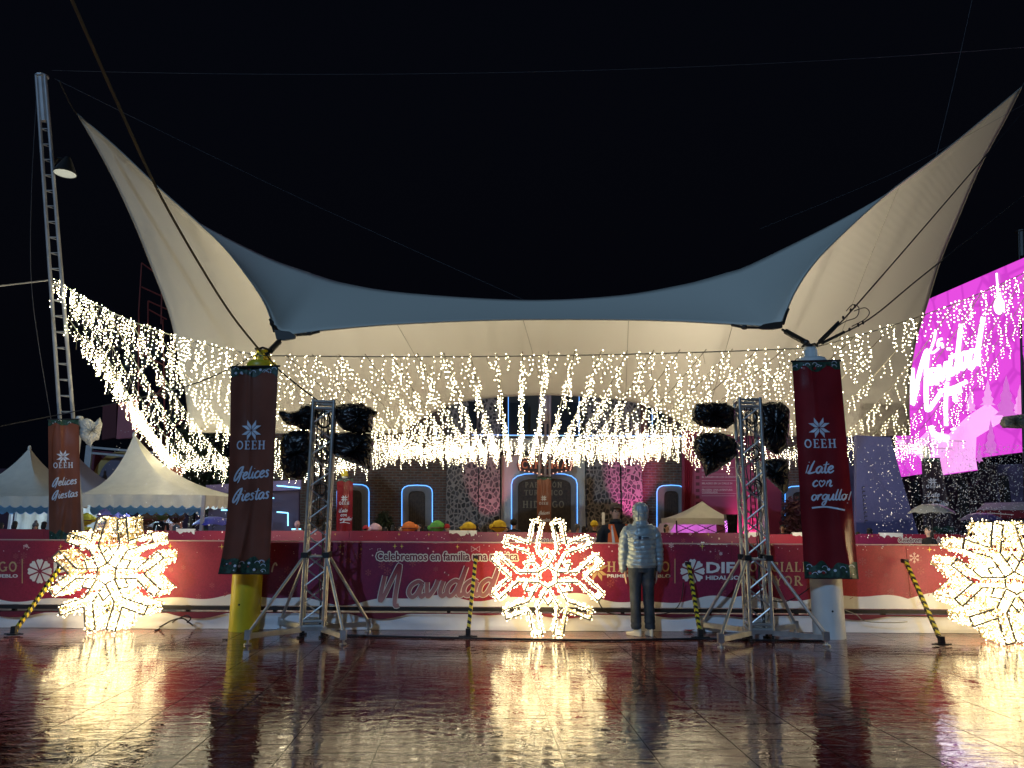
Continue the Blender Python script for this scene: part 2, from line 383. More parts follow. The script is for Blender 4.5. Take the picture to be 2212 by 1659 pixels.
CAPS = {
 'O': (.86,[('s',arc(.4,.5,.30,.43,0,360,24),.15)]),
 'E': (.72,_V(.1)+[_r(.2,1-t_,.6,1),_r(.2,0,.62,t_),_r(.2,.46,.5,.55),_r(.53,.78,.6,1),_r(.56,0,.63,.24),_r(.45,.38,.5,.63)]),
 'F': (.70,_V(.1)+[_r(.2,1-t_,.6,1),_r(.2,.46,.5,.55),_r(.53,.76,.6,1),_r(.45,.38,.5,.63)]),
 'H': (.92,_V(.1)+_V(.58)+[_r(.2,.46,.6,.55)]),
 'I': (.44,_V(.12)),
 'Í': (.44,_V(.12)+[('s',[(.18,1.08),(.32,1.25)],.1)]),
 'D': (.84,_V(.1)+[('s',arc(.26,.5,.42,.455,-90,90,14),.13)]),
 'L': (.68,_V(.1)+[_r(.2,0,.6,t_),_r(.54,0,.62,.28)]),
 'A': (.86,[('s',[(.12,.02),(.40,.99)],.11),('s',[(.40,.99),(.70,.02)],.18),_r(.2,.28,.58,.36),_r(0,0,.26,t_),_r(.52,0,.86,t_)]),
 'G': (.86,[('s',arc(.42,.5,.32,.43,48,320,20),.15),_r(.62,.08,.78,.46),_r(.5,.40,.84,.48)]),
 'C': (.80,[('s',arc(.42,.5,.32,.43,48,312,20),.15),_r(.6,.68,.68,.98),_r(.6,.02,.68,.30)]),
 'P': (.76,_V(.1)+[('s',arc(.30,.70,.28,.26,-90,90,12),.13)]),
 'R': (.84,_V(.1)+[('s',arc(.30,.72,.27,.24,-90,90,12),.13),('s',[(.38,.48),(.70,.03)],.16),_r(.58,0,.84,t_)]),
 'B': (.80,_V(.1)+[('s',arc(.30,.74,.24,.22,-90,90,12),.12),('s',arc(.30,.28,.30,.24,-90,90,12),.13)]),
 'M': (1.06,_V(.1)+_V(.74)+[('s',[(.2,.97),(.5,.2)],.13),('s',[(.5,.2),(.8,.97)],.10)]),
 'N': (.94,_V(.1)+_V(.62)+[('s',[(.2,.97),(.72,.05)],.15)]),
 'Ó': (.86,[('s',arc(.4,.5,.30,.43,0,360,24),.15),('s',[(.36,1.08),(.52,1.25)],.1)]),
 'T': (.76,[_r(.3,0,.3+T_,1),_r(.2,0,.57,t_),_r(.02,1-t_,.74,1),_r(.02,.76,.09,1),_r(.67,.76,.74,1)]),
 'U': (.88,[_r(.1,.3,.27,1),_r(.62,.3,.72,1),_r(.0,1-t_,.37,1),_r(.5,1-t_,.84,1),('s',arc(.42,.33,.245,.27,180,360,12),.15)]),
 'S': (.70,[('s',catmull([(.58,.78),(.36,.93),(.14,.76),(.35,.52),(.56,.28),(.34,.07),(.1,.24)],4),.15)]),
 'Y': (.84,[_r(.33,0,.5,.5),_r(.22,0,.61,t_),('s',[(.12,.96),(.42,.42)],.15),('s',[(.42,.42),(.72,.96)],.1),_r(0,1-t_,.3,1),_r(.54,1-t_,.84,1)]),
 ' ': (.45,[]),
}
def caps(mb, fn, text, x0, y0, h, center=False, off=.004, track=0.06, sx=1.0):
    W = sum(CAPS[c][0]+track for c in text)*h*sx
    if center: x0 -= W/2
    x = x0
    for c in text:
        adv, items = CAPS[c]
        for it in items:
            if it[0] == 'r':
                _, a, b, c2, d = it
                ribbon(mb, fn, [(x+a*h*sx+(c2-a)*h*sx*k/2, y0+(b+d)/2*h) for k in range(3)], abs(d-b)*h, off)
            else:
                ribbon(mb, fn, [(x+a*h*sx, y0+b*h) for a, b in it[1]], it[2]*h, off)
        x += (adv+track)*h*sx
    return W
def bfont(text, size, offset=0.0, align='LEFT'):
    cu = bpy.data.curves.new('t', 'FONT'); cu.body = text; cu.size = size; cu.offset = offset; cu.align_x = align; cu.resolution_u = 2
    o = bpy.data.objects.new('t', cu); COL.objects.link(o)
    bpy.context.view_layer.update()
    me = bpy.data.meshes.new_from_object(o.evaluated_get(bpy.context.evaluated_depsgraph_get()))
    vs_ = [tuple(v.co) for v in me.vertices]; fs_ = [tuple(p.vertices) for p in me.polygons]
    bpy.data.objects.remove(o); bpy.data.curves.remove(cu); bpy.data.meshes.remove(me)
    return vs_, fs_
def plain(mb, fn, text, x0, y0, size, offset=0.0, align='LEFT', off=.004, sx=1.0, width=None):
    vs_, fs_ = bfont(text, size, offset, align)
    if width:
        xs = [v[0] for v in vs_]; sx = width/(max(xs)-min(xs))
    mb.add([fn(x0+v[0]*sx, y0+v[1], off) for v in vs_], fs_)
def star8(mb, fn, cx, cy, R, off=.004):
    for m_ in range(4):
        for sg in (-1, 1):
            d0 = 45+90*m_
            q = [(.07, d0+sg*20), (.37, d0+sg*41), (1.0, d0+sg*21), (.62, d0+sg*3)]
            mb.slab(fn, [(cx+R*r_*math.cos(math.radians(t)), cy+R*r_*math.sin(math.radians(t))) for r_, t in q], off)
def flower8(mb, fn, cx, cy, R, off=.004):
    for k in range(8):
        a = math.radians(45*k)
        q = [(.15,0),(.6,-17),(.9,-18),(1.0,-9),(.92,0),(1.0,9),(.9,18),(.6,17)]
        mb.slab(fn, [(cx+R*r_*math.cos(a+math.radians(t)), cy+R*r_*math.sin(a+math.radians(t))) for r_, t in q], off)
def star4(mb, fn, cx, cy, R, off=.004):
    q = []
    for k in range(8):
        r_ = R if k % 2 == 0 else R*.2
        a = PI/4*k; q.append((cx+r_*math.cos(a)*(.8 if k%4==0 else 1), cy+r_*math.sin(a)))
    mb.slab(fn, q, off)
def flake(mb, fn, cx, cy, R, wd, off=.004):
    for k in range(6):
        a = PI/3*k + PI/6; c, s_ = math.cos(a), math.sin(a)
        ribbon(mb, fn, [(cx+.1*R*c, cy+.1*R*s_), (cx+R*c, cy+R*s_)], wd, off)
        for sg in (-1, 1):
            b_ = a + sg*.7
            ribbon(mb, fn, [(cx+.55*R*c, cy+.55*R*s_), (cx+.55*R*c+.35*R*math.cos(b_), cy+.55*R*s_+.35*R*math.sin(b_))], wd, off)
# ================================================================ SETTING
mb = MB()
mb.grid(lambda u, v: Vector((-160+320*u, -40+300*v, 0)), 8, 8)
fl = struct(mb.build('plaza_floor', M['floor']))
mb = MB(); Rj = Matrix.Rotation(math.radians(3), 3, 'Z')
def jl(a, b_, w_):
    a = Rj @ Vector((*a, 0)); b_ = Rj @ Vector((*b_, 0)); d = (b_-a).normalized(); n_ = Vector((-d.y, d.x, 0))*w_/2; z_ = Vector((0,0,.003))
    mb.add([a+n_+z_, a-n_+z_, b_-n_+z_, b_+n_+z_], [(0,1,2,3)])
for i in range(-26, 27): jl((i*.6, 2), (i*.6, 16), .009)
struct(mb.build('floor_joints', mat('wet_grout', (.09,.04,.025), .12, spec=1.0)))
mb = MB()
for j in range(5, 40):
    for i in range(-26, 26): jl((i*.6+.006, j*.4+(.2 if i % 2 else 0)), (i*.6+.594, j*.4+(.2 if i % 2 else 0)), .008)
struct(mb.build('floor_joints', bpy.data.materials['wet_grout']))
# ---------------------------------------------------------------- pavilion building at the back
YB = 31.0
def Z(py, Y, px=1178): return P(px, py, Y).z
def X(px, Y, py=1100): return P(px, py, Y).x
bld = thing('brick_building', 'old brick and rubble stone hall with blue lit arched doors behind the rink', 'building', (X(1178,YB), YB+.3, 0))
def wallblock(name, x0, x1, z0, z1, y, depth, m, parent=bld):
    mb = MB(); mb.box(((X(x0,YB)+X(x1,YB))/2, y+depth/2, (z0+z1)/2), (X(x1,YB)-X(x0,YB), depth, z1-z0)); return mb.build(name, m, parent)
wallblock('brick_wall', 560, 963, 0, 8.2, YB, .5, M['brick'])
wallblock('stone_pillar', 965, 1033, 0, 8.4, YB-.35, .8, M['stone'])
wallblock('stone_pillar', 1035, 1080, 0, 8.4, YB-.55, 1.0, M['stone'])
wallblock('stone_pillar', 1266, 1338, 0, 8.4, YB-.35, .8, M['stone'])
wallblock('stone_pillar', 1340, 1384, 0, 8.4, YB-.55, 1.0, M['stone'])
wallblock('brick_wall', 1388, 1760, 0, 8.2, YB, .5, M['brick'])
wallblock('plaster_bay', 1082, 1264, 0, Z(948,YB), YB-.15, .6, M['plaster'])
wallblock('cornice', 1080, 1266, Z(985,YB), Z(975,YB), YB-.24, .3, M['door_wood'])
wallblock('upper_wall', 1082, 1264, Z(948,YB)+.01, 8.2, YB+.1, .4, mat('upper_wall', (.03,.028,.026), .7))
for a, b_ in ((1010,1028),(1096,1140),(1210,1256),(1400,1440)):
    wallblock('window', a, b_, Z(935,YB), Z(872,YB), YB-.18 if 1090 < a < 1260 else YB-.42, .05, mat('window_dark', (.02,.025,.03), .15))
wallblock('roof_edge', 555, 1765, 8.42, 8.7, YB-.7, 1.6, M['dark_metal'])
def arch(x0, x1, ytop, rad, ybase=1165, n=8):
    """outline of a doorway in px with rounded upper corners"""
    pts = [(x0, ybase), (x0, ytop+rad)]
    w_ = x1-x0
    for k in range(1, n):
        a = PI - PI*k/n; e = .55
        cx = (x0+x1)/2
        pts.append((cx+math.copysign(abs(math.cos(a))**e, math.cos(a))*w_/2, ytop+rad-(abs(math.sin(a))**.9)*rad))
    pts += [(x1, ytop+rad), (x1, ybase)]
    return pts
for (x0, x1, yt, rad, name) in ((728,797,1046,16,'arched_door'),(868,934,1048,16,'arched_door'),(1105,1247,1022,24,'main_door'),(1419,1480,1048,16,'arched_door'),(1696,1760,1050,16,'arched_door')):
    yy = YB-.17 if name == 'main_door' else YB-.02
    m_ = 15 if name != 'main_door' else 14
    out = arch(x0, x1, yt, rad); inn = arch(x0+m_, x1-m_, yt+m_*.85, rad*.7)
    mb = MB()
    n = len(out)
    vs_ = [P(a, b_, yy) for a, b_ in out] + [P(a, b_, yy) for a, b_ in inn]
    vs_ += [v - Vector((0,.08,0)) for v in vs_]
    fs_ = []
    for i in range(n-1):
        fs_.append((2*n+i, 2*n+i+1, 3*n+i+1, 3*n+i)); fs_.append((n+i, n+i+1, 3*n+i+1, 3*n+i)); fs_.append((i, i+1, 2*n+i+1, 2*n+i))
    mb.add(vs_, fs_); fr = mb.build('door_surround', M['surround'], bld, auto=True)
    mb = MB(); mb.add([P(a, b_, yy-.015) for a, b_ in inn], [tuple(range(n))])
    xa, xb = X(x0+m_+2, YB), X(x1-m_-2, YB)
    zz0, zz1 = .0, P(x0, yt+rad+m_, yy).z
    k = 7 if name != 'main_door' else 14
    for i in range(k): mb.box((xa+(xb-xa)*(i+.5)/k, yy-.03, (zz0+zz1)/2), ((xb-xa)/k*.86, .03, zz1-zz0))
    mb.build(name, M['door_wood'], bld)
    mb = MB(); op = [P(a, b_, yy-.11) for a, b_ in out]
    mb.tube(op, .019, 6); mb.build('led_rope', M['led_blue'], bld)
mb = MB()
gd = mat('dull_gold_lettering', (.22,.18,.11), .6)
pf = lambda x, y, off: P(x, -y, YB-.22-off)
caps(mb, pf, 'PABELLÓN', 1175, -1053, 11.5, True, .005, .12, .98)
caps(mb, pf, 'TURÍSTICO', 1175, -1070, 11.5, True, .005, .12, .98)
caps(mb, pf, 'HIDALGO', 1175, -1097, 15, True, .005, .1, 1.0)
mb.build('lettering', gd, bld)
mb = MB(); mb.box(((X(1020,YB)+X(1505,YB))/2, YB-.95, Z(946,YB)), (X(1505,YB)-X(1020,YB), .04, .03)); mb.build('led_strip', M['led_blue'], bld)
for px_, y0, y1 in ((1098,850,944),(943,925,946),(1251,850,940),(1409,880,946),(1687,1055,1165)):
    mb = MB(); mb.tube([P(px_, y0, YB-.65), P(px_, y1, YB-.65)], .012, 6); mb.build('led_strip', M['led_blue'], bld)
# cinema sign
cs = thing('cinema_sign', 'dark red marquee sign reading cinema with bulb border above the main door', 'sign', tuple(P(1178,1020,YB-.4)))
def signpoly(s): return [(1178+(x-1178)*s, 1003+(y-1003)*s) for x, y in ((1140,988),(1178,983),(1216,988),(1236,990),(1240,1003),(1236,1016),(1206,1022),(1178,1028),(1150,1022),(1120,1016),(1116,1003),(1120,990))]
def plate(name, pol, y, th, m, par):
    mb = MB(); n = len(pol); f = [P(a, b_, y) for a, b_ in pol]
    mb.add(f + [v+Vector((0,th,0)) for v in f], [tuple(range(n)), tuple(range(2*n-1, n-1, -1))] + [(i, (i+1) % n, n+(i+1) % n, n+i) for i in range(n)])
    return mb.build(name, m, par, auto=True)
plate('sign_box', signpoly(1.0), YB-.55, .2, mat('sign_red', (.16,.03,.02), .5), cs)
plate('sign_face', signpoly(.86), YB-.57, .018, mat('sign_dark', (.04,.012,.01), .5), cs)
mb = MB(); sp_ = signpoly(.93)
for i in range(12):
    a = sp_[i]; b_ = sp_[(i+1) % 12]
    for k in range(3): mb.ell(P(a[0]+(b_[0]-a[0])*k/3, a[1]+(b_[1]-a[1])*k/3, YB-.57), (.03,.03,.03), 6, 4)
mb.build('sign_bulb', glow('dim_bulb', (1,.45,.25), .8), cs)
mb = MB(); caps(mb, lambda x, y, o: P(x, -y, YB-.575-o), 'CINEMA', 1178, -1012, 17, True, .004, .1, 1.12)
mb.build('lettering', mat('sign_letter', (.45,.12,.05), .5, emit=(.6,.12,.04), es=.25), cs)
# uplights on the pillars and their fixtures
for px_, e, c in ((1058,26,(.95,.28,.42)), (1362,75,(1.0,.16,.62)), (1452,20,(1.0,.25,.35)), (1580,34,(1.0,.2,.55))):
    x_ = X(px_, YB)
    t_o = thing('uplight', {1058:'small floor spotlight washing the left stone pillar pink',1362:'floor spotlight washing the right stone pillar magenta',1452:'floor spotlight by the brick wall right of the magenta pillar',1580:'floor spotlight under the film poster'}[px_], 'spotlight', (x_, YB-2.6, 0))
    mb = MB(); mb.box((x_, YB-2.6, .12), (.25,.2,.24)); mb.build('lamp_housing', M['dark_metal'], t_o)
    ld = bpy.data.lights.new('spot_bulb', 'SPOT'); ld.energy = e*9; ld.color = c; ld.spot_size = math.radians(38 if px_ < 1500 else 70); ld.shadow_soft_size = .05; ld.spot_blend = .6
    lo = bpy.data.objects.new('spot_bulb', ld); COL.objects.link(lo); lo.location = (x_, YB-2.6, .3)
    lo.rotation_euler = (Vector((x_, YB, 3.4))-Vector(lo.location)).to_track_quat('-Z', 'Y').to_euler(); adopt(lo, t_o)
# poster board
pb = thing('film_poster', 'tall magenta board listing christmas films between film strips', 'poster', (X(1575,29), 29, 0))
YP = 29.0
plate('board', [(1474,930),(1688,930),(1688,1200),(1474,1200)], YP, .12, mat('poster_wine', (.22,.02,.06), .6), pb)
plate('panel', [(1500,960),(1640,960),(1640,1195),(1500,1195)], YP-.012, .01, mat('poster_panel', (.30,.05,.12), .6), pb)
mb = MB(); lf = lambda x, y, o: P(x, -y, YP-.013-o)
for i, (tx, y_) in enumerate((('PRINCIPALES FILMES',1004),('EL GRINCH',1018),('EL ORIGEN DE LOS GUARDIANES',1032),('MILAGRO EN LA CALLE 34',1046),('FROZEN: UNA AVENTURA',1060),('CONGELADA',1065))):
    plain(mb, lf, tx, 1516, -y_, 5.6, .12)
    ribbon(mb, lf, [(1516, -y_-6), (1580+random.random()*20, -y_-6)], .7)
mb.build('lettering', mat('poster_letter', (.55,.40,.45), .6), pb)
mb = MB()
for xx in (1503, 1624):
    for k in range(14): mb.slab(lambda x, y, o: P(x, -y, YP-.013-o), [(xx,-(972+k*14)),(xx+8,-(972+k*14)),(xx+8,-(979+k*14)),(xx,-(979+k*14))])
mb.build('film_strip', mat('film_hole', (.10,.01,.03), .6), pb)
mb = MB()
def curtainf(u, v): return P(1478+22*u*(1-.5*v), 935+240*v, YP-.05-.04*math.sin(u*24))
mb.grid(curtainf, 24, 6); mb.build('curtain', mat('poster_curtain', (.25,.01,.03), .6), pb)

# ---------------------------------------------------------------- ice rink + barriers
YF = 10.50; YR = 18.0
mb = MB(); mb.box((1, (YF+YR)/2, .10), (60, YR-YF-.3, .2)); struct(mb.build('ice_rink', mat('ice', (.45,.5,.55), .18, bump=(3,.15))))
def wavy(x0, x1, ytop, amp, ybase, seed, step=6):
    rnd = random.Random(seed); ph = [rnd.uniform(0, 6.3) for _ in range(4)]
    top = []
    x = x0
    while x <= x1+.01:
        s_ = math.sin(x*.021+ph[0])*.5 + math.sin(x*.043+ph[1])*.35 + math.sin(x*.009+ph[2])*.4
        top.append((x, ytop - amp*s_)); x += step
    return top
def strip(mb, fn, top, yb, off):
    n = len(top); vs_ = []; fs_ = []
    for i, (x, y) in enumerate(top):
        vs_.append(fn(x, -y, off)); vs_.append(fn(x, -(yb if not callable(yb) else yb(x)), off))
    for i in range(n-1): fs_.append((2*i, 2*i+1, 2*i+3, 2*i+2))
    mb.add(vs_, fs_)
def wine_mat(name, lo, hi):
    m = bpy.data.materials.new(name); m.use_nodes = True; nt = m.node_tree; L = nt.links; b = nt.nodes['Principled BSDF']
    b.inputs['Roughness'].default_value = .42
    tc = nt.nodes.new('ShaderNodeTexCoord'); n = nt.nodes.new('ShaderNodeTexNoise'); n.inputs['Scale'].default_value = .45; n.inputs['Detail'].default_value = 1
    L.new(tc.outputs['Object'], n.inputs['Vector'])
    n2 = nt.nodes.new('ShaderNodeTexNoise'); n2.inputs['Scale'].default_value = 55; n2.inputs['Detail'].default_value = 2; L.new(tc.outputs['Object'], n2.inputs['Vector'])
    mr = nt.nodes.new('ShaderNodeMapRange'); mr.inputs[1].default_value = .35; mr.inputs[2].default_value = .65; L.new(n.outputs[0], mr.inputs[0])
    mx = nt.nodes.new('ShaderNodeMix'); mx.data_type = 'RGBA'; L.new(mr.outputs[0], mx.inputs[0]); mx.inputs[6].default_value = (*lo,1); mx.inputs[7].default_value = (*hi,1)
    mr2 = nt.nodes.new('ShaderNodeMapRange'); mr2.inputs[1].default_value = .3; mr2.inputs[2].default_value = .7; mr2.inputs[3].default_value = .85; mr2.inputs[4].default_value = 1.15; L.new(n2.outputs[0], mr2.inputs[0])
    sc_ = nt.nodes.new('ShaderNodeVectorMath'); sc_.operation = 'SCALE'; L.new(mx.outputs[2], sc_.inputs[0]); L.new(mr2.outputs[0], sc_.inputs['Scale'])
    L.new(sc_.outputs[0], b.inputs['Base Color'])
    bp = nt.nodes.new('ShaderNodeBump'); bp.inputs['Strength'].default_value = .25; bp.inputs['Distance'].default_value = .03
    n3 = nt.nodes.new('ShaderNodeTexNoise'); n3.inputs['Scale'].default_value = 2.2; L.new(tc.outputs['Object'], n3.inputs['Vector'])
    L.new(n3.outputs[0], bp.inputs['Height']); L.new(bp.outputs[0], b.inputs['Normal'])
    return m
M['wine'] = wine_mat('wine_print', (.20,.014,.065), (.40,.026,.042))
def nav_mat(zlo, zhi):
    m = bpy.data.materials.new('navidad_gradient_print'); m.use_nodes = True; nt = m.node_tree; L = nt.links; b = nt.nodes['Principled BSDF']
    b.inputs['Roughness'].default_value = .5
    tc = nt.nodes.new('ShaderNodeTexCoord'); sp = nt.nodes.new('ShaderNodeSeparateXYZ'); L.new(tc.outputs['Object'], sp.inputs[0])
    mr = nt.nodes.new('ShaderNodeMapRange'); mr.inputs[1].default_value = zlo; mr.inputs[2].default_value = zhi; L.new(sp.outputs[2], mr.inputs[0])
    mx = nt.nodes.new('ShaderNodeMix'); mx.data_type = 'RGBA'; L.new(mr.outputs[0], mx.inputs[0]); mx.inputs[6].default_value = (.50,.24,.22,1); mx.inputs[7].default_value = (.20,.012,.03,1)
    L.new(mx.outputs[2], b.inputs['Base Color']); return m
M['nav'] = nav_mat(.35, .85)
PERIOD = 1410.0
def print_set(Y, fnc, s, org, xr, parent, detail=True):
    """the printed artwork; local px of the front barrier scaled by s around org"""
    def q(fn2, x, y): return x
    def fnn(x, y, o): return fnc(org[0]+(x-org[0])*1.0, y, o)
    W_ = MB(); G_ = MB(); GW = MB(); ST = MB(); LN = MB(); NV = MB(); GH = MB(); DK = MB(); CR = MB()
    for k in (-1, 0, 1):
        dx = PERIOD*k
        f = lambda x, y, o, dx=dx: fnc(x+dx, y, o)
        if -400 < 950+dx < 2700:
            for j in range(10):
                plain(CR, f, 'Celebremos en familia una mágica', 812+2.6*math.cos(j*.628), -1210.5+2.6*math.sin(j*.628), 26.2, .2, off=.004+j*.0002, width=306)
            for j in range(3):
                plain(DK, f, 'Celebremos en familia una mágica', 811.6+j*.4, -1210.5, 26.2, .2, off=.0075+j*.0002, width=306)
            script(CR, f, 'Navidad', 820, -1292, 33, .36, slant=.20, rot=.03, off=.010, taper=False)
            script(NV, f, 'Navidad', 820, -1292, 33, .26, slant=.20, rot=.03, off=.0145, taper=False)
        for mbx, nm, mt in ((CR,'letter_outline',M['cream_print']),(DK,'lettering',M['maroon']),(NV,'navidad_lettering',M['nav'])):
            if mbx.v: mbx.build(nm, mt, parent)
            mbx.__init__()
        if -300 < 1500+dx < 2700:
            def one(nm, mt, fn_):
                mb_ = MB(); fn_(mb_); mb_.build(nm, mt, parent)
            Gd, Wh = M['gold_print'], M['snow_print']
            one('logo_print', Gd, lambda m_: star8(m_, f, 1290, -1232, 26))
            one('lettering', Gd, lambda m_: caps(m_, f, 'HIDALGO', 1311, -1235, 22, sx=1.05, track=.08))
            one('lettering', Wh, lambda m_: plain(m_, f, 'PRIMERO EL PUEBLO', 1311, -1247.5, 10, .28, width=137))
            one('divider_print', Gd, lambda m_: ribbon(m_, f, [(1458,-1207),(1458,-1235),(1458,-1260)], 2.0))
            one('logo_print', Wh, lambda m_: flower8(m_, f, 1496, -1234, 27))
            one('lettering', Wh, lambda m_: plain(m_, f, 'DIF', 1524, -1237, 32, 1.1, width=62))
            one('lettering', Wh, lambda m_: plain(m_, f, 'HIDALGO', 1524, -1252, 12, .4, width=73))
            one('lettering', Gd, lambda m_: caps(m_, f, 'OFICIALÍA', 1618, -1235, 21, sx=1.02, track=.08))
            one('lettering', Gd, lambda m_: caps(m_, f, 'MAYOR', 1622, -1265, 21, sx=1.12, track=.08))
            one('divider_print', Gd, lambda m_: ribbon(m_, f, [(1605,-1207),(1605,-1235),(1605,-1260)], 2.0))
    rnd = random.Random(5)
    for (x, y, r_) in ((368,1180,7),(479,1181,7),(735,1181,6.5),(853,1180,7),(868,1180,6),(988,1181,6),(1102,1181,6),(1517,1180,8),(2008,1187,7),(131,1180,6),(2125,1186,5),(780,1186,4)):
        star4(ST, fnc, x, -y, r_)
    for (x, y, r_) in ((57,1179,4),(1382,1176,6),(1640,1290,11),(1975,1205,12),(1557,1196,4),(1178,1186,5),(1450,1178,6)):
        flake(LN, fnc, x, -y, r_, 1.5)
    for (x, y) in ((590,1225),(700,1255),(1986,1293)):
        ribbon(CR, fnc, [(x+a, -y+b_) for a, b_ in catmull([(-3,-11),(0,2),(5,9),(8,3)], 5)], 3.4)
    for (x, y) in ((1027,1186),(1990,1303)):
        for sg in (-1, 1): ribbon(LN, fnc, [(x, -y), (x+sg*9, -y+6), (x+sg*9, -y-6), (x, -y)], 1.3)
    for i in range(150):
        x = rnd.uniform(xr[0], xr[1]); y = rnd.uniform(1178, 1200)**1.0
        if rnd.random() < .55: y = rnd.uniform(1176, 1192)
        r_ = rnd.choice((.8,1.0,1.3,1.9)); mbx = LN
        LN.slab(fnc, [(x+r_*math.cos(k*1.05), -y+r_*math.sin(k*1.05)) for k in range(6)], .004)
    for i in range(110):
        x = rnd.uniform(xr[0], xr[1]); y = rnd.uniform(1200, 1290)
        flake(GH, fnc, x, -y, rnd.uniform(5, 10), 1.1, .002)
    for mbx, nm, mt in ((GH,'faint_snowflake_print',M['ghost']),(CR,'candy_cane_print',M['cream_print']),
                        (ST,'gold_star_print',M['yellow_star']),(LN,'snowflake_print',M['pink_line'])):
        if mbx.v: mbx.build(nm, mt, parent)
bar = thing('rink_barrier', 'front rink barrier wrapped in wine red christmas print with snowy lower edge', 'barrier', (0, YF, 0))
def yt(px): return 1168 + (px/2212)*12.5        # top edge in px (roll)
xs = [-160, 283, 560, 1101, 1583, 1962, 2380]
zt = P(1106, 1174, YF).z; zb = P(1106, 1311, YF).z; zs = P(1106, 1328, YF).z
for i in range(len(xs)-1):
    x0 = X(xs[i], YF, 1240)+.003; x1 = X(xs[i+1], YF, 1240)-.003
    mb = MB(); mb.box(((x0+x1)/2, YF+.02, (zt+zb)/2 + random.uniform(-.004,.004)), (x1-x0, .04, zt-zb)); mb.build('banner_panel', M['wine'], bar)
xa, xb = X(-160, YF, 1240), X(2380, YF, 1240)
mb = MB(); mb.box(((xa+xb)/2, YF+.02, zt+.012), (xb-xa, .05, .014)); mb.build('top_rail', mat('rail_top', (.55,.38,.33), .5), bar)
ff = lambda x, y, o: P(x, -y-0, YF-.001-o)
print_set(YF, ff, 1, (0, 0), (-100, 2300), bar)
mb = MB()
for i in range(len(xs)-1):
    top = wavy(xs[i], xs[i+1], 1293, 12, 0, 11+i, (xs[i+1]-xs[i])/60)
    strip(mb, lambda x, y, o: P(x, -y, YF-.001-o), top, lambda x: 1311+(x-1106)/2212*6*2, .0035)
mb.build('snow_drift_print', M['snow_print'], bar)
mb = MB()
for (dz, dy, h) in ((.015,.02,.05),(-.055,.05,.03)): mb.box(((xa+xb)/2, YF+dy, (zb+zs)/2+dz), (xb-xa, .05, h))
x_ = xa
while x_ < xb: mb.box((x_, YF+.12, zt/2), (.05,.05,zt-.04)); x_ += 1.2
mb.build('rail_frame', M['rail'], bar)
mb = MB()
def skf(u, v):
    x = xa+(xb-xa)*u
    k = math.sin(x*2.3+1)*.5+math.sin(x*5.1+v*2)*.3+noise.noise(Vector((x*1.2, v*2, 3)))*1.2
    return Vector((x, YF+.0-.035*(1-v)*(1+k*.6)-.012*k, zs*v - (.0 if v > .01 else 0)+.004))
mb.grid(skf, 400, 6); mb.build('skirt', M['skirt'], bar, smooth=True)
mb = MB()
top = wavy(-160, 2380, 1330, 0, 0, 3, 8)
rnd = random.Random(9); bot = []
for (x, y) in top:
    k = math.sin(x*.017+.6)*.5+math.sin(x*.031+1)*.5
    bot.append(1327+(x-1106)/2212*9+max(0, k)*12)
vs_ = []; fs_ = []
for i, (x, y) in enumerate(top):
    pt = P(x, 1325+(x-1106)/2212*9, YF-.055); pb_ = P(x, bot[i], YF-.055); vs_ += [pt, pb_]
for i in range(len(top)-1): fs_.append((2*i, 2*i+1, 2*i+3, 2*i+2))
mb.add(vs_, fs_); mb.build('scalloped_print', M['maroon'], bar)
# far barrier: same print at Y=18
bar2 = thing('rink_barrier', 'far rink barrier in faded wine red print with torn snowy patches across the ice', 'barrier', (0, YR, 0))
sc_f = YF/YR
def rf(x, y, o):
    p = P(x, -y, YF-.001)               # same artwork at real size on the far side
    return Vector((p.x+2.05, YR-.001-o, p.z + DZ2))
zt2 = P(1178, 1150, YR).z; DZ2 = zt2 - zt
x0, x1 = -16, 18
for i in range(14):
    a = x0+(x1-x0)*i/14; b_ = x0+(x1-x0)*(i+1)/14
    mb = MB(); mb.box(((a+b_)/2, YR+.02, .2+(zt2-.2)/2+random.uniform(-.015,.01)), (b_-a-.006, .04, zt2-.2)); mb.build('banner_panel', M['wine'], bar2)
print_set(YR, rf, 1, (0, 0), (-900, 3200), bar2)
mb = MB(); rnd = random.Random(4)
for pxa, pxb in ((970,1012),(1010,1030),(1610,1650),(225,300),(1900,1950),(1712,1790),(380,420)):
    a = P(pxa, 1150, YR-.02).x; b_ = P(pxb, 1150, YR-.02).x
    n = 10; tp = [(a+(b_-a)*i/n, zt2+.012) for i in range(n+1)]; bt = [(x, z-.03-rnd.random()*.09) for x, z in tp]
    vs_ = []; fs_ = []
    for (x, z), (x2, z2) in zip(tp, bt): vs_ += [(x, YR-.012, z), (x2, YR-.012, z2)]
    for i in range(n): fs_.append((2*i, 2*i+1, 2*i+3, 2*i+2))
    mb.add(vs_, fs_)
    mb.box(((a+b_)/2, YR+.01, zt2+.02), (b_-a, .06, .03))
mb.build('snow_patch', M['snow_print'], bar2)

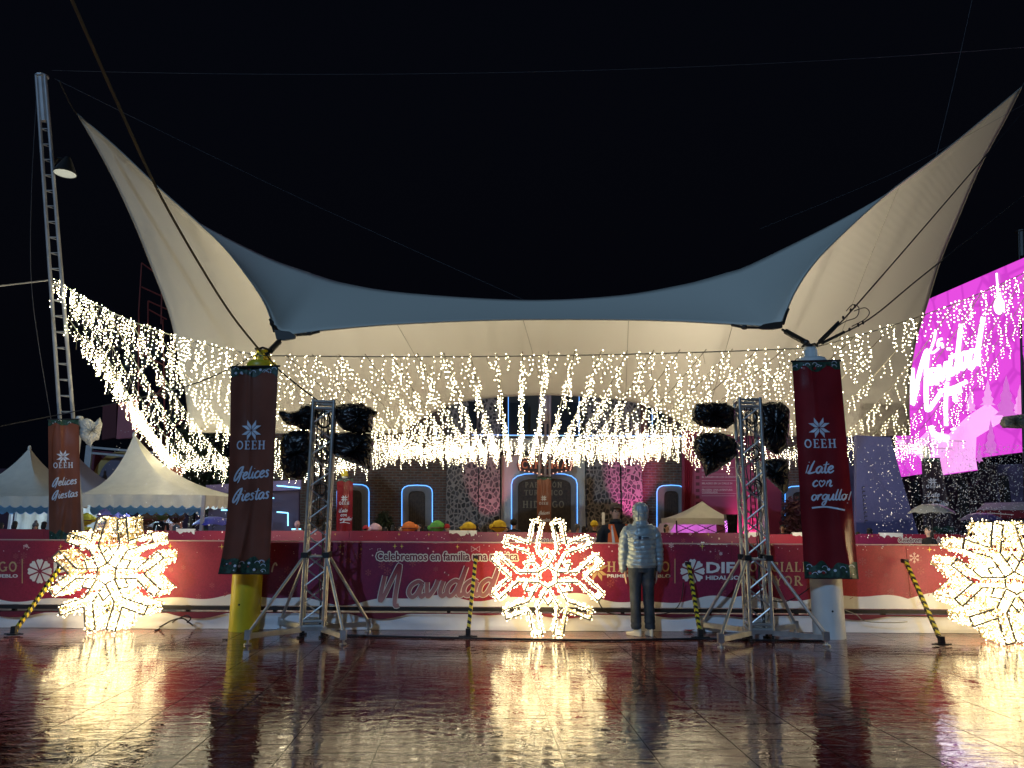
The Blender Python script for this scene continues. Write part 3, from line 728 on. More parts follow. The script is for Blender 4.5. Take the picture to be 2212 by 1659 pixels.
# ---------------------------------------------------------------- membrane canopy
can = thing('tensile_canopy', 'huge pale saddle shaped membrane roof with blue grey upper side stretched over the rink', 'canopy', (.3, 17, 0))
YT = 17.5
def curve3(ctrl, n):
    pts = [tuple(P(*c)) for c in ctrl]
    c_ = catmull(pts, 12); c_ = [Vector(p) for p in c_]
    L = [0]
    for i in range(1, len(c_)): L.append(L[-1]+(c_[i]-c_[i-1]).length)
    out = []
    j = 0
    for k in range(n+1):
        t = L[-1]*k/n
        while j < len(L)-2 and L[j+1] < t: j += 1
        s_ = (t-L[j])/max(1e-9, L[j+1]-L[j]); out.append(c_[j].lerp(c_[j+1], min(1, max(0, s_))))
    return out
edgeFL = [(167,246,17.5),(250,317,16.6),(333,396,15.6),(375,434,15.1),(417,471,14.6),(479,529,13.9),(533,596,13.0),(571,654,12.2),(592,710,11.3)]
edgeF = [(592,710,11.3),(612,724,11.25),(700,714,11.6),(850,701,12.0),(1100,691,12.2),(1400,692,12.0),(1600,702,11.6),(1676,706,11.2),(1690,694,11.2)]
edgeFR = [(1690,694,11.2),(1719,628,12.1),(1761,566,12.9),(1823,503,13.7),(1886,445,14.4),(1936,403,14.9),(2052,316,16.0),(2207,188,17.5)]
ridge1 = [(167,246,17.5),(250,319,17.4),(333,400,17.3),(375,440,17.2),(417,473,17.1),(470,503,17.0),(535,536,17.0),(600,565,17.0),(667,588,17.0)]
ridge2 = [(667,588,17.0),(690,596,17.0),(750,613,17.0),(880,633,17.2),(1130,648,17.5),(1330,639,17.3),(1469,616,17.1),(1540,598,17.0),(1570,589,17.0)]
ridge3 = [(1570,589,17.0),(1611,576,17.0),(1719,524,17.0),(1802,482,17.1),(1886,436,17.2),(1948,396,17.3),(2052,320,17.4),(2207,188,17.5)]
e_ = curve3(edgeFL, 34)[:-1]+curve3(edgeF, 60)[:-1]+curve3(edgeFR, 34)
r_ = curve3(ridge1, 34)[:-1]+curve3(ridge2, 60)[:-1]+curve3(ridge3, 34)
NU = len(e_)
mb = MB()
NV_ = 12; vs_ = []; fs_ = []
for j in range(NV_+1):
    v = j/NV_
    for i in range(NU):
        p = e_[i].lerp(r_[i], v); s_ = math.sin(PI*v)*min(1, (e_[i]-r_[i]).length/5)
        p = p + Vector((0, 0, -.10*s_))
        vs_.append(p)
for j in range(NV_):
    for i in range(NU-1):
        a = j*NU+i; fs_.append((a, a+1, a+NU+1, a+NU))
mb.add(vs_, fs_)
mem_f = mb.build('front_membrane', M['membrane'], can, smooth=True)
# rear half
outL = curve3([(167,246,17.5),(208,317,18.2),(250,396,19.0),(292,488,20.0),(325,571,21.0),(367,683,22.2),(385,770,23.2),(401,848,24.2),(409,934,25)], 30)
outR = curve3([(2207,188,17.5),(2177,249,18.0),(2119,357,19.0),(2069,474,20.2),(2031,566,21.2),(2002,662,22.2),(1981,728,22.9),(1968,801,23.6),(1964,873,24.3),(1966,940,25)], 30)
rt = r_[:]                                   # top row = ridge
bc = [(409,934,25),(500,935,25),(640,936,25),(780,937,25),(866,934,25)]
b1 = curve3(bc, 34)[:-1]
b2 = curve3([(866,934,25),(916,902,25),(963,878,25),(1026,863,25),(1123,855,25),(1219,854,25),(1338,863,25),(1397,877,25),(1444,898,25),(1490,930,25)], 60)[:-1]
b3 = curve3([(1490,930,25),(1600,940,25),(1750,942,25),(1850,943,25),(1966,940,25)], 34)
bt = b1+b2+b3
NVr = 30; vs_ = []; fs_ = []
for j in range(NVr+1):
    v = j/NVr
    for i in range(NU):
        u = i/(NU-1)
        c0 = rt[i].lerp(bt[i], v); l = outL[j]; r2 = outR[j]
        c1 = l.lerp(r2, u)
        c2 = (rt[0].lerp(rt[-1], u)).lerp(bt[0].lerp(bt[-1], u), v)
        p = c0 + c1 - c2
        # keep the interior close to the ruled surface, hollow towards the middle
        k = 4*u*(1-u)
        wl = max(0, 1-u*5)**2; wr = max(0, 1-(1-u)*5)**2
        p = c0 + (l-rt[0].lerp(bt[0], v))*wl + (r2-rt[-1].lerp(bt[-1], v))*wr
        vs_.append(p)
for j in range(NVr):
    for i in range(NU-1):
        a = j*NU+i; fs_.append((a, a+NU, a+NU+1, a+1))
mb = MB(); mb.add(vs_, fs_); mem_r = mb.build('rear_membrane', M['membrane'], can, smooth=True)
for o_ in (mem_f, mem_r):
    sm = o_.modifiers.new('thickness', 'SOLIDIFY'); sm.thickness = .006; sm.offset = 0
mb = MB(); mb.tube(e_, .013, 6); mb.tube(outL, .013, 6); mb.tube(outR, .013, 6); mb.tube(bt, .013, 6)
mb.build('edge_hem', mat('hem_webbing', (.35,.33,.28), .8), can, smooth=True)
# seams
mb = MB()
for i in (44, 64, 80, 96, 112):
    mb.tube([Vector(vs_[j*NU+i])+Vector((0,-.02,-.02)) for j in range(0, NVr+1, 2)], .008, 4)
mb.build('seam', mat('seam', (.45,.43,.37), .7), can)
# corner plates, turnbuckles
for side, pol, att, cap in (('L', [(592,712),(600,713),(625,716),(638,724),(636,731),(612,735),(597,733)], (606,735), (577,765)),
                            ('R', [(1692,694),(1690,708),(1672,711),(1650,711),(1636,708),(1650,700),(1672,696)], (1690,712), (1748,744))):
    plate('corner_plate', pol, 11.1, .05, M['dark_metal'], can)
    a = P(*att, 11.0); b_ = P(*cap, 10.35)
    mb = MB(); mb.tube([a, a.lerp(b_, .15)], .02, 6); mb.tube([a.lerp(b_, .15), a.lerp(b_, .8)], .045, 8); mb.tube([a.lerp(b_, .8), b_], .025, 6); mb.ell(a.lerp(b_, .9), (.05,.03,.05), 8, 6)
    mb.build('turnbuckle', M['dark_metal'], can)
mb = MB(); k_ = [P(590, 640+i*8, 11.5) + Vector((0,0,0)) for i in range(6)]
mb.tube([P(583,690,11.4), P(588,702,11.3), P(592,716,11.2)], .02, 5)
mb.tube([P(640,724,11.2), P(668,722,11.4), P(690,716,11.5)], .022, 5)
mb.tube([P(1640,708,11.2), P(1605,707,11.4), P(1580,702,11.5)], .022, 5)
mb.tube([P(1692,700,11.15), P(1698,680,11.3), P(1703,668,11.4)], .022, 5)
mb.ell(P(1608,707,11.35), (.06,.03,.04), 8, 6); mb.ell(P(668,721,11.35), (.06,.03,.03), 8, 6); mb.ell(P(587,698,11.3), (.035,.03,.05), 8, 6)
mb.build('edge_cable', M['dark_metal'], can)
# ---------------------------------------------------------------- cables in the sky
def cable(name, label, pts, r, m, group=None, sag=None):
    P3 = [Vector(P(*p)) for p in pts]
    if len(P3) == 2:
        a, b_ = P3; s_ = sag or 0
        P3 = [a.lerp(b_, i/24) - Vector((0,0,4*s_*(i/24)*(1-i/24))) for i in range(25)]
    else: P3 = [Vector(p) for p in catmull([tuple(p) for p in P3], 8)]
    mb = MB(); mb.tube(P3, r, 5); o = mb.build(name, m, smooth=True); tag(o, label, 'cable', group); return o
cable('guy_rope', 'thick grey green rope rising from the yellow pole cap out over the camera', [(562,758,10.3),(500,680,9.6),(430,570,8.6),(345,420,7.6),(270,260,6.6),(155,0,5.4),(110,-110,4.9)], .015, M['rope'])
cable('guy_wire', 'faint wire crossing the black sky from mast top to the right', [(112,152,16),(2240,100,16)], .005, M['thin_wire'], sag=.35)
cable('guy_wire', 'faint wire running from mast top down to the canopy ridge', [(118,170,16),(620,415,17.5),(1132,648,18)], .005, M['thin_wire'])
cable('guy_wire', 'steeper of the two wires rising right from the white pole cap', [(1765,742,10.2),(1858,650,10.8),(2212,240,15)], .012, M['wire'])
cable('guy_wire', 'lower of the two wires rising right from the white pole cap', [(1765,744,10.2),(1876,690,10.8),(2000,590,11.4),(2240,400,13)], .012, M['wire'])
cable('guy_wire', 'pale wire from the lattice mast to the left edge', [(-20,620,15),(108,605,17)], .018, M['mast'])
cable('guy_wire', 'black wire from the left banner top to the yellow pole cap', [(-20,925,15),(170,887,16.2),(400,835,13),(556,765,10.3)], .012, M['wire'])
cable('guy_wire', 'black wire from the yellow pole cap to the left truss tower top', [(572,762,10.3),(610,805,10.2),(690,868,9.95)], .010, M['wire'])
cable('guy_wire', 'near vertical faint wire in the sky at the upper right', [(2102,-10,13),(2060,180,13),(2022,338,13)], .0025, M['thin_wire'])
cable('guy_wire', 'thin wire hanging beside the left lattice mast', [(82,160,17),(68,420,17),(70,640,17),(110,905,17)], .008, M['thin_wire'])
for (a, b_, lb) in (((1700,80),(2240,-40),'x'),):
    pass
cable('guy_wire', 'faint wire climbing over the canopy to the right tip', [(1640,495,17),(1950,365,17),(2240,210,17)], .003, M['thin_wire'])
# wire loops and clamps by white pole
cl = thing('wire_clamp_loop', 'looped wire ends with clamps above the white pole cap', 'wire loop', tuple(P(1800,700,10.5)))
mb = MB()
for (x0, y0, x1, y1) in ((1765,742,1856,652),(1770,744,1875,692)):
    for t in (.35,.5,.62,.8,.9): mb.ell(P(x0+(x1-x0)*t, y0+(y1-y0)*t, 10.25+t*.5), (.02,.02,.03), 6, 4)
    mb.tube([P(x0+(x1-x0)*t, y0+(y1-y0)*t, 10.22+t*.5) for t in (.05,.3,.5)], .022, 6)
mb.build('clamp', M['dark_metal'], cl)
mb = MB()
mb.tube([Vector(p) for p in catmull([tuple(P(*q)) for q in ((1828,672,10.5),(1842,658,10.5),(1855,665,10.5),(1850,685,10.5),(1825,695,10.5),(1800,712,10.45))], 6)], .007, 5)
mb.tube([Vector(p) for p in catmull([tuple(P(*q)) for q in ((1845,672,10.5),(1868,665,10.5),(1878,675,10.5),(1868,690,10.5),(1840,705,10.5))], 6)], .007, 5)
mb.build('loop', M['wire'], cl)
# tip links
for nm, pts in (('left canopy tip',[(167,248,17.5),(152,225,17),(128,175,16)]),('right canopy tip',[(2207,188,17.5),(2222,165,17.5),(2250,120,17.5)])):
    o = cable('tip_shackle', 'dark shackle and cable holding the '+nm, pts, .02, M['dark_metal'])
# ---------------------------------------------------------------- lattice mast left
def lattice_mast(name, label, top, base, w_top, w_bot, nr, group=None, mt=None, floorz=0.0):
    t = P(*top); b_ = P(*base); d = (b_-t).normalized()
    k = (floorz - t.z)/d.z; foot = t + d*k
    root = thing(name, label, 'mast', tuple(foot), group); mt = mt or M['mast']
    offs = [Vector((-.5,-.25,0)), Vector((.5,-.25,0)), Vector((0.1,.45,0))]
    for o_ in offs:
        mb = MB(); mb.tube([t+o_*w_top, foot+o_*w_bot], .042, 8); mb.build('chord', mt, root, smooth=True)
    mb = MB()
    for i in range(nr):
        s_ = (i+.5)/nr; c = t.lerp(foot, s_); ww = w_top+(w_bot-w_top)*s_
        a, b2, c3 = [c+o_*ww for o_ in offs]
        mb.tube([a, b2], .014, 5); mb.tube([b2, c3], .012, 5); mb.tube([c3, a], .012, 5)
    mb.build('rung', mt, root)
    mb = MB(); mb.tube([t, t+d*1.1], w_top*.5, 10); mb.ell(t, (w_top*.8,w_top*.7,.06), 10, 5); mb.build('mast_head', mt, root)
    return root
lattice_mast('lattice_mast', 'tall grey lattice mast leaning outward at the far left with floodlight', (91,165,16), (148,905,17), .20, .36, 32)
lattice_mast('lattice_mast', 'slender lattice mast standing behind the lit snowflake in the middle', (1177,845,26), (1176,1030,26), .36, .36, 13, mt=mat('mast_lilac', (.30,.26,.30), .5, .3))
lattice_mast('lattice_mast', 'dark mast at the right edge behind the magenta screen', (2206,500,27), (2213,760,26.5), .3, .4, 20, mt=M['dark_metal'])
# floodlight on left mast
fd = thing('floodlight', 'round floodlight with faintly glowing glass on a bracket of the left mast', 'lamp', tuple(P(142,376,16.2)))
mb = MB(); c = P(142, 376, 16.2)
mb.tube([c+Vector((0,0,.42)), c+Vector((0,0,.30)), c+Vector((0,-.02,.12)), c+Vector((0,-.03,0))], [.06,.12,.2,.25], 14, cap=False); mb.build('lamp_shade', M['dark_metal'], fd, smooth=True)
mb = MB(); mb.ell(c+Vector((0,-.03,-.005)), (.235,.235,.03), 16, 6); mb.build('lamp_glass', mat('lamp_glass', (.7,.72,.68), .2, emit=(.8,.85,.7), es=.28), fd, smooth=True)  # brightness of the glass is put in as weak emission
mb = MB(); mb.tube([c+Vector((0,0,.36)), c+Vector((-.3,.1,.45)), c+Vector((-.42,.1,.2))], .03, 6); mb.build('bracket', M['dark_metal'], fd)

# ---------------------------------------------------------------- poles
def pole(name, label, px, py_base, m, rad, topz, capc):
    g = G(px, py_base); root = thing(name, label, 'pole', tuple(g))
    mb = MB(); mb.tube([g, g+Vector((0,0,topz-.12))], rad, 32); mb.build('shaft', m, root, smooth=True)
    mb = MB(); z = topz-.12
    mb.tube([g+Vector((0,0,z)), g+Vector((0,0,z+.05)), g+Vector((0,0,z+.09))], [rad*1.08, rad*1.08, rad*.9], 32)
    mb.tube([g+Vector((0,0,z+.09)), g+Vector((0,0,z+.26))], .085, 14)
    for a in range(4):
        aa = a*PI/2+.4; mb.beam(g+Vector((.1*math.cos(aa),.1*math.sin(aa),z+.09)), g+Vector((.1*math.cos(aa),.1*math.sin(aa),z+.2)), .02, .05)
    mb.build('cap', capc, root, smooth=True)
    mb = MB(); ring = [g+Vector((.1*math.cos(a*.5), .1*math.sin(a*.5), z+.27+.01*math.sin(a*2))) for a in range(13)]
    mb.tube(ring, .016, 5); mb.build('shackle_ring', M['dark_metal'], root)
    mb = MB(); mb.ell(g+Vector((-.02,-rad,.35)), (.014,.01,.014), 8, 5); mb.build('bolt_hole', M['black'], root)
    return g
gL = pole('yellow_pole', 'thick round yellow pole carrying the left canopy corner', 527, 1361, M['yellow_pole'], .198, 3.72, M['yellow_pole'])
gR = pole('white_pole', 'thick round white pole carrying the right canopy corner', 1792, 1377, M['white_pole'], .200, 3.74, M['white_pole'])

# ---------------------------------------------------------------- hanging banners
def banner(name, label, TL, TR, BR, BL, Y, m, kind, fold=.02, seed=1, text=True, far=False, waist=0.0):
    root = thing(name, label, 'banner', tuple(P((BL[0]+BR[0])/2, (BL[1]+BR[1])/2, Y)))
    asp = ((TL[1]-BL[1])**2+(TL[0]-BL[0])**2)**.5/abs(TR[0]-TL[0])
    rnd = random.Random(seed); ph = [rnd.uniform(0, 6) for _ in range(5)]
    def S(x, y, off):
        u, v = x, y/asp                        # v: 0 bottom .. 1 top
        bend = math.sin(PI*min(1, max(0, v)))*waist
        px = (BL[0]*(1-v)+TL[0]*v)*(1-u)+(BR[0]*(1-v)+TR[0]*v)*u + bend
        if waist: # flare of lower left corner happens near the bottom
            e = max(0, (1-v))**5
            base_l = BL[0]+ (TL[0]-BL[0])*.78
            pxl = (base_l*(1-v)+TL[0]*v)*(1-e)+BL[0]*e
            px = pxl*(1-u)+(BR[0]*(1-v)+TR[0]*v)*u
        py = (BL[1]*(1-v)+TL[1]*v)*(1-u)+(BR[1]*(1-v)+TR[1]*v)*u
        f = fold*(math.sin(u*6+ph[0]+v*.8)*.8+math.sin(u*13+ph[1]-v*1.5)*.5*(1.2-v)+math.exp(-((u-.40-.06*(1-v))/.035)**2)*1.1*max(0, v-.35)
                  +math.exp(-((u-.62-.5*(.5-v)*(1 if kind == 'l' else -1.2))/.05)**2)*2.6*max(0, .42-v)+.5*noise.noise(Vector((u*3, v*7, seed))))
        return P(px, py, Y-f-off)
    mb = MB(); mb.grid(lambda u, v: S(u, v*asp, 0), 28, 60); sh = mb.build('sheet', m, root, smooth=True)
    mb = MB(); mb.tube([S(0, asp, 0)+Vector((-.02,.01,.01)), S(1, asp, 0)+Vector((.02,.01,.01))], .014, 6); mb.tube([S(u/8, 0.0, 0) for u in range(9)], .008, 5); mb.build('hem_rod', M['dark_metal'], root)
    W_ = MB(); GN = MB(); RD = MB(); BL_ = MB()
    def word(nm, fn_):
        mb_ = MB(); fn_(mb_); mb_.build(nm, M['print_white'], root)
    word('logo_print', lambda m_: star8(m_, S, .47, asp*.695, .235, .013))
    word('lettering', lambda m_: caps(m_, S, 'OEEH', .48, asp*.602, .185, True, .010, .06, 1.04))
    if kind == 'f':
        word('lettering', lambda m_: script(m_, S, 'Felices', .12, asp*.455, .135, .30, rot=.09, slant=.25, off=.010))
        word('lettering', lambda m_: script(m_, S, 'Fiestas', .11, asp*.35, .135, .30, rot=.09, slant=.25, off=.010))
    else:
        word('lettering', lambda m_: script(m_, S, '¡Late', .13, asp*.485, .135, .30, rot=.03, off=.010))
        word('lettering', lambda m_: (script(m_, S, 'c', .25, asp*.425, .12, .30, off=.010), script(m_, S, 'h', .37, asp*.425, .12, .20, off=.010, taper=False), script(m_, S, 'n', .51, asp*.425, .12, .30, off=.010)))
        word('lettering', lambda m_: (script(m_, S, 'orgullo', .21, asp*.36, .118, .30, rot=.02, off=.010), script(m_, S, '!', .89, asp*.345, .14, .32, off=.010)))
        word('underline_print', lambda m_: ribbon(m_, S, catmull([(.22, asp*.325), (.5, asp*.33), (.85, asp*.315)], 5), .035, .010))
    n = 26
    for (y0, sg, hh) in ((asp*.999, -1, .20), (.008, 1, .34)):
        top = []; bot = []
        for i in range(n+1):
            u = i/n
            k = hh*(.65+.35*abs(math.sin(u*9+ph[2]))+.25*noise.noise(Vector((u*5, y0, seed)))*1.5) if sg > 0 else hh*(.55+.45*math.cos(2*PI*u)**2+.3*noise.noise(Vector((u*7, y0, seed))))
            top.append((u, y0)); bot.append((u, y0+sg*k))
        vs_ = []; fs_ = []
        for i in range(n+1):
            for j in range(5):
                t = j/4; vs_.append(S(top[i][0], top[i][1]*(1-t)+bot[i][1]*t, .004))
        for i in range(n):
            for j in range(4): fs_.append((i*5+j, i*5+j+1, i*5+j+6, i*5+j+5))
        GN.add(vs_, fs_); GN.build('garland_print', M['garland'], root); GN = MB()
        for i in range(16 if not far else 5):
            x = rnd.uniform(.05,.95); y = y0+sg*rnd.uniform(.04, hh*.7)
            if i % 3 == 0:
                ribbon(W2 := BL_, S, [(x+.05*math.cos(k*.5), y+.05*math.sin(k*.5)) for k in range(7)], .012, .010)
            else:
                r_ = rnd.choice((.012,.016,.03)); (RD if i % 4 == 1 else BL_).slab(S, [(x+r_*math.cos(k*.785), y+r_*math.sin(k*.785)) for k in range(8)], .012)
    if RD.v: RD.build('berry_print', M['garland_red'], root)
    if BL_.v: BL_.build('candy_print', M['print_white'], root)
    return root
banner('hanging_banner', 'brown red vinyl banner reading felices fiestas on the yellow pole', (499,794),(601,792),(582,1240),(471,1239), 9.98, M['vinyl_brown'], 'f', .034, 3, waist=.01)
banner('hanging_banner', 'wine red vinyl banner reading late con orgullo on the white pole', (1711,782),(1814,780),(1855,1250),(1738,1249), 9.72, M['vinyl_red'], 'l', .034, 5)
M['vinyl_orange'] = mat('orange_brown_vinyl', (.20,.062,.034), .35, bump=(2.5,.25), var=.12, vscale=2)
for (q, Y, m_, k, lb) in (
    (((104,907),(170,906),(176,1168),(106,1170)), 16.3, M['vinyl_orange'], 'f', 'orange brown felices fiestas banner on the post beside the white tents'),
    (((355,1002),(395,1002),(393,1200),(354,1200)), 25.6, M['vinyl_orange'], 'f', 'small orange banner on a post behind the right white tent'),
    (((728,1034),(763,1034),(760,1175),(726,1175)), 26, M['vinyl_red'], 'l', 'small bright red late con orgullo banner in front of the brick wall'),
    (((1160,1031),(1191,1031),(1190,1180),(1160,1180)), 25.6, M['vinyl_orange'], 'f', 'small orange brown banner on the middle mast above the lit snowflake'),
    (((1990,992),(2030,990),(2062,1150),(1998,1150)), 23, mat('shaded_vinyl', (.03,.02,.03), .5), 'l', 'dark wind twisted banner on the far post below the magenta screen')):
    banner('hanging_banner', lb, *q, Y, m_, k, .03, int(q[0][0]), far=True)
# far posts
for (px, pyt, Y, m_, lb) in ((172,905,16.6,M['white_pole'],'grey post behind the left orange banner'),(376,985,26,M['yellow_pole'],'yellow topped post where the left light strings meet'),(745,1018,26.4,M['yellow_pole'],'post carrying the small red banner'),
                         (2000,968,23.3,M['white_pole'],'white capped post below the magenta screen'),(1645,1000,26.4,M['white_pole'],'far post hidden behind the right truss tower')):
    t = P(px, pyt, Y); root = thing('post', lb, 'post', (t.x, t.y, 0))
    mb = MB(); mb.tube([(t.x,t.y,0),(t.x,t.y,t.z-.18)], .10 if Y > 17 else .075, 14); mb.build('shaft', M['white_pole'] if Y > 17 else M['mast'], root, smooth=True)
    mb = MB(); mb.tube([(t.x,t.y,t.z-.18),(t.x,t.y,t.z-.1),(t.x,t.y,t.z+.06)], [.13,.13,.06], 12); mb.build('cap', m_, root, smooth=True)
# ================================================================ STRING LIGHTS
OV = np.array([(1,0,0),(-1,0,0),(0,1,0),(0,-1,0),(0,0,1),(0,0,-1)], float)
OF = np.array([(0,2,4),(2,1,4),(1,3,4),(3,0,4),(2,0,5),(1,2,5),(3,1,5),(0,3,5)])
def bulbs(name, pts, r, m, parent, kind='stuff'):
    pts = np.array(pts, float); n = len(pts)
    rr = r*(np.random.uniform(.75, 1.2, (n,1,1)))
    V = (pts[:,None,:] + OV[None]*rr).reshape(-1,3); F = (OF[None]+6*np.arange(n)[:,None,None]).reshape(-1,3)
    me = bpy.data.meshes.new(name); me.vertices.add(len(V)); me.vertices.foreach_set('co', V.ravel())
    me.loops.add(F.size); me.loops.foreach_set('vertex_index', F.ravel().astype(np.int32))
    me.polygons.add(len(F)); me.polygons.foreach_set('loop_start', np.arange(0, F.size, 3, dtype=np.int32)); me.polygons.foreach_set('loop_total', np.full(len(F), 3, dtype=np.int32))
    me.materials.append(m); me.update(); me.validate()
    o = bpy.data.objects.new(name, me); COL.objects.link(o)
    if parent is not None: adopt(o, parent)
    if kind: o['kind'] = kind
    return o
def hang(line, rnd, dens, lmin, lmax, r_off=.03, gap=.0, step=.07):
    """drops hanging under a cable: returns bulb points and wire polylines"""
    B = []; Wr = []
    L = [0]
    for i in range(1, len(line)): L.append(L[-1]+(line[i]-line[i-1]).length)
    s_ = rnd.random()*.1; j = 0
    ph = rnd.random()*6
    while s_ < L[-1]:
        while j < len(L)-2 and L[j+1] < s_: j += 1
        t = (s_-L[j])/max(1e-9, L[j+1]-L[j]); p = line[j].lerp(line[j+1], t)
        k = .5+.5*math.sin(s_*4.1+ph)*math.sin(s_*1.7+ph*2)
        if rnd.random() > gap*(1-k):
            ln = (lmin+(lmax-lmin)*rnd.random()*(.35+.65*k))
            q = p + Vector((rnd.uniform(-.04,.04), rnd.uniform(-.04,.04), rnd.uniform(-.02,.03)))
            z = 0; w_ = [p.copy()]; dx = rnd.uniform(-.03,.03)
            sway = rnd.uniform(-.05,.05); off = rnd.random() < .05
            while z < ln:
                c = q + Vector((sway*z+dx*math.sin(z*9), dx*math.cos(z*7), -z)); w_.append(c)
                if not off: B.append((c.x+rnd.uniform(-r_off,r_off), c.y+rnd.uniform(-r_off,r_off), c.z))
                z += step*rnd.uniform(.7,1.3)
            Wr.append(w_[::3]+[w_[-1]])
        s_ += dens*rnd.uniform(.6, 1.5)
    return B, Wr
def lightrow(name, label, line, seed, dens=.11, lmin=.2, lmax=.75, r=.012, group=None, m=None, gap=.3, rad=.02):
    rnd = random.Random(seed)
    root = thing(name, label, 'string lights', tuple(line[0]), group)
    B, Wr = hang(line, rnd, dens, lmin, lmax, gap=gap)
    mb = MB(); mb.tube(line, .009, 4, cap=False); mb.build('cable', M['string_wire'], root)
    mb = MB()
    for wv in Wr:
        if len(wv) > 1: mb.tube(wv, .0028, 3, cap=False)
    stuff(mb.build('drop_wire', M['string_wire'], root))
    bulbs('bulb', B, r, m or M['bulb'], root)
    return root
def lerpline(a, b_, sag, n=24): return [a.lerp(b_, i/n)-Vector((0,0,4*sag*(i/n)*(1-i/n))) for i in range(n+1)]
mL = P(120,603,17); cL = P(560,768,10.3); cR = P(1752,752,10.2); mR = P(2330,520,17)
pL = P(376,998,26)
GR = 'icicle light strings over the rink'
lightrow('icicle_light_string', 'string of icicle lights from the left mast down to the yellow pole cap', lerpline(mL, cL, .25), 1, .11, .3, .85, r=.010, gap=.2, group=GR)
lightrow('icicle_light_string', 'string of icicle lights between the yellow pole and the white pole', lerpline(cL, cR, .06), 2, .10, .1, .55, group=GR, gap=.6, r=.007)
lightrow('icicle_light_string', 'string of icicle lights rising from the white pole to the right edge', lerpline(cR, mR, .25), 3, .16, .25, .85, group=GR, gap=.5, r=.009)
rear = [(376,998,26),(560,1006,26),(745,1006,26.4),(886,972,25),(1040,962,24.8),(1177,965,24.6),(1386,960,24.8),(1640,985,26.4),(1850,970,25),(2000,975,23.3)]
rl = [Vector(p) for p in catmull([tuple(P(*p)) for p in rear], 8)]
for k in range(4):
    l2 = [p+Vector((0,(0,-.7,-1.4,-2.1,-2.8,-3.5)[k],(0,.12,-.05,.1,-.1,.05)[k])) for p in rl]
    lightrow('icicle_light_string', 'dense rear string of icicle lights closing the far side of the rink', l2, 20+k, .15, .15, .85, r=.0085, group=GR+' rear', m=M['bulb_cool'] if k % 2 else None, gap=.15)
for k in range(3):   # left lower fans to the far post
    a = P(150+k*35, 690+k*35, 16.5-.8*k)
    lightrow('icicle_light_string', 'dense string of icicle lights running from the left mast to the far yellow topped post', lerpline(a, pL, .1), 31+k, .15, .2, .6, r=.0105, group=GR+' left corner', gap=.1)
nL = 8
for i in range(1, nL):
    s_ = i/nL; a = lerpline(mL, cL, .25, 40)[int(40*s_)]
    fx = 376 + (900-376)*s_**2.2
    b_ = P(fx, 1000-22*s_**2, 26-1.2*s_)
    lightrow('icicle_light_string', 'row of icicle lights from the left cable back to the far posts', lerpline(a, b_, .25), 40+i, .17, .2, .8, r=.0095, group=GR+' left', gap=.25)
nF = 21
for i in range(nF+1):
    xn = 562+(1752-562)*i/nF
    a = P(xn, 768-16*i/nF, 10.3); fx = 1121+.42*(xn-1121)
    b_ = P(fx, 978, 24.5)
    lightrow('icicle_light_string', 'row of icicle lights running straight back over the rink', lerpline(a, b_, .22), 60+i, .125, .12, .66, r=.0074, group=GR+' middle', gap=.75)
nR = 10
for i in range(1, nR):
    s_ = i/nR; a = lerpline(cR, mR, .25, 40)[int(40*s_)]
    fx = 2000 - (2000-1386)*(1-s_)**2.0
    b_ = P(fx, 972, 24.5-1.2*s_)
    lightrow('icicle_light_string', 'row of icicle lights from the right cable back to the white capped post', lerpline(a, b_, .3), 90+i, .26, .2, .7, r=.0085, group=GR+' right', gap=.45)
# floor uplights behind the barrier washing the canopy wings
for (x_, y_, tx, ty, tz, e, lb) in ((5.2,12.6,8.8,21,7.2,2100,'right'),(-5.6,12.6,-7.4,21,7.2,1150,'left'),(.2,12.6,.4,20.5,6.5,900,'middle')):
    u_ = thing('canopy_uplight', 'floor floodlight behind the barrier washing the %s of the canopy' % lb, 'floodlight', (x_, y_, .2))
    mb = MB(); mb.box((x_, y_, .34), (.34,.2,.26)); mb.box((x_, y_, .21), (.2,.2,.03)); mb.build('lamp_housing', M['dark_metal'], u_)
    ld = bpy.data.lights.new('flood_bulb', 'SPOT'); ld.energy = e; ld.color = (1,.86,.66); ld.spot_size = math.radians(88); ld.spot_blend = 1; ld.shadow_soft_size = .12
    lo = bpy.data.objects.new('flood_bulb', ld); COL.objects.link(lo); lo.location = (x_, y_, .52)
    lo.rotation_euler = (Vector((tx, ty, tz))-Vector(lo.location)).to_track_quat('-Z', 'Y').to_euler(); adopt(lo, u_)

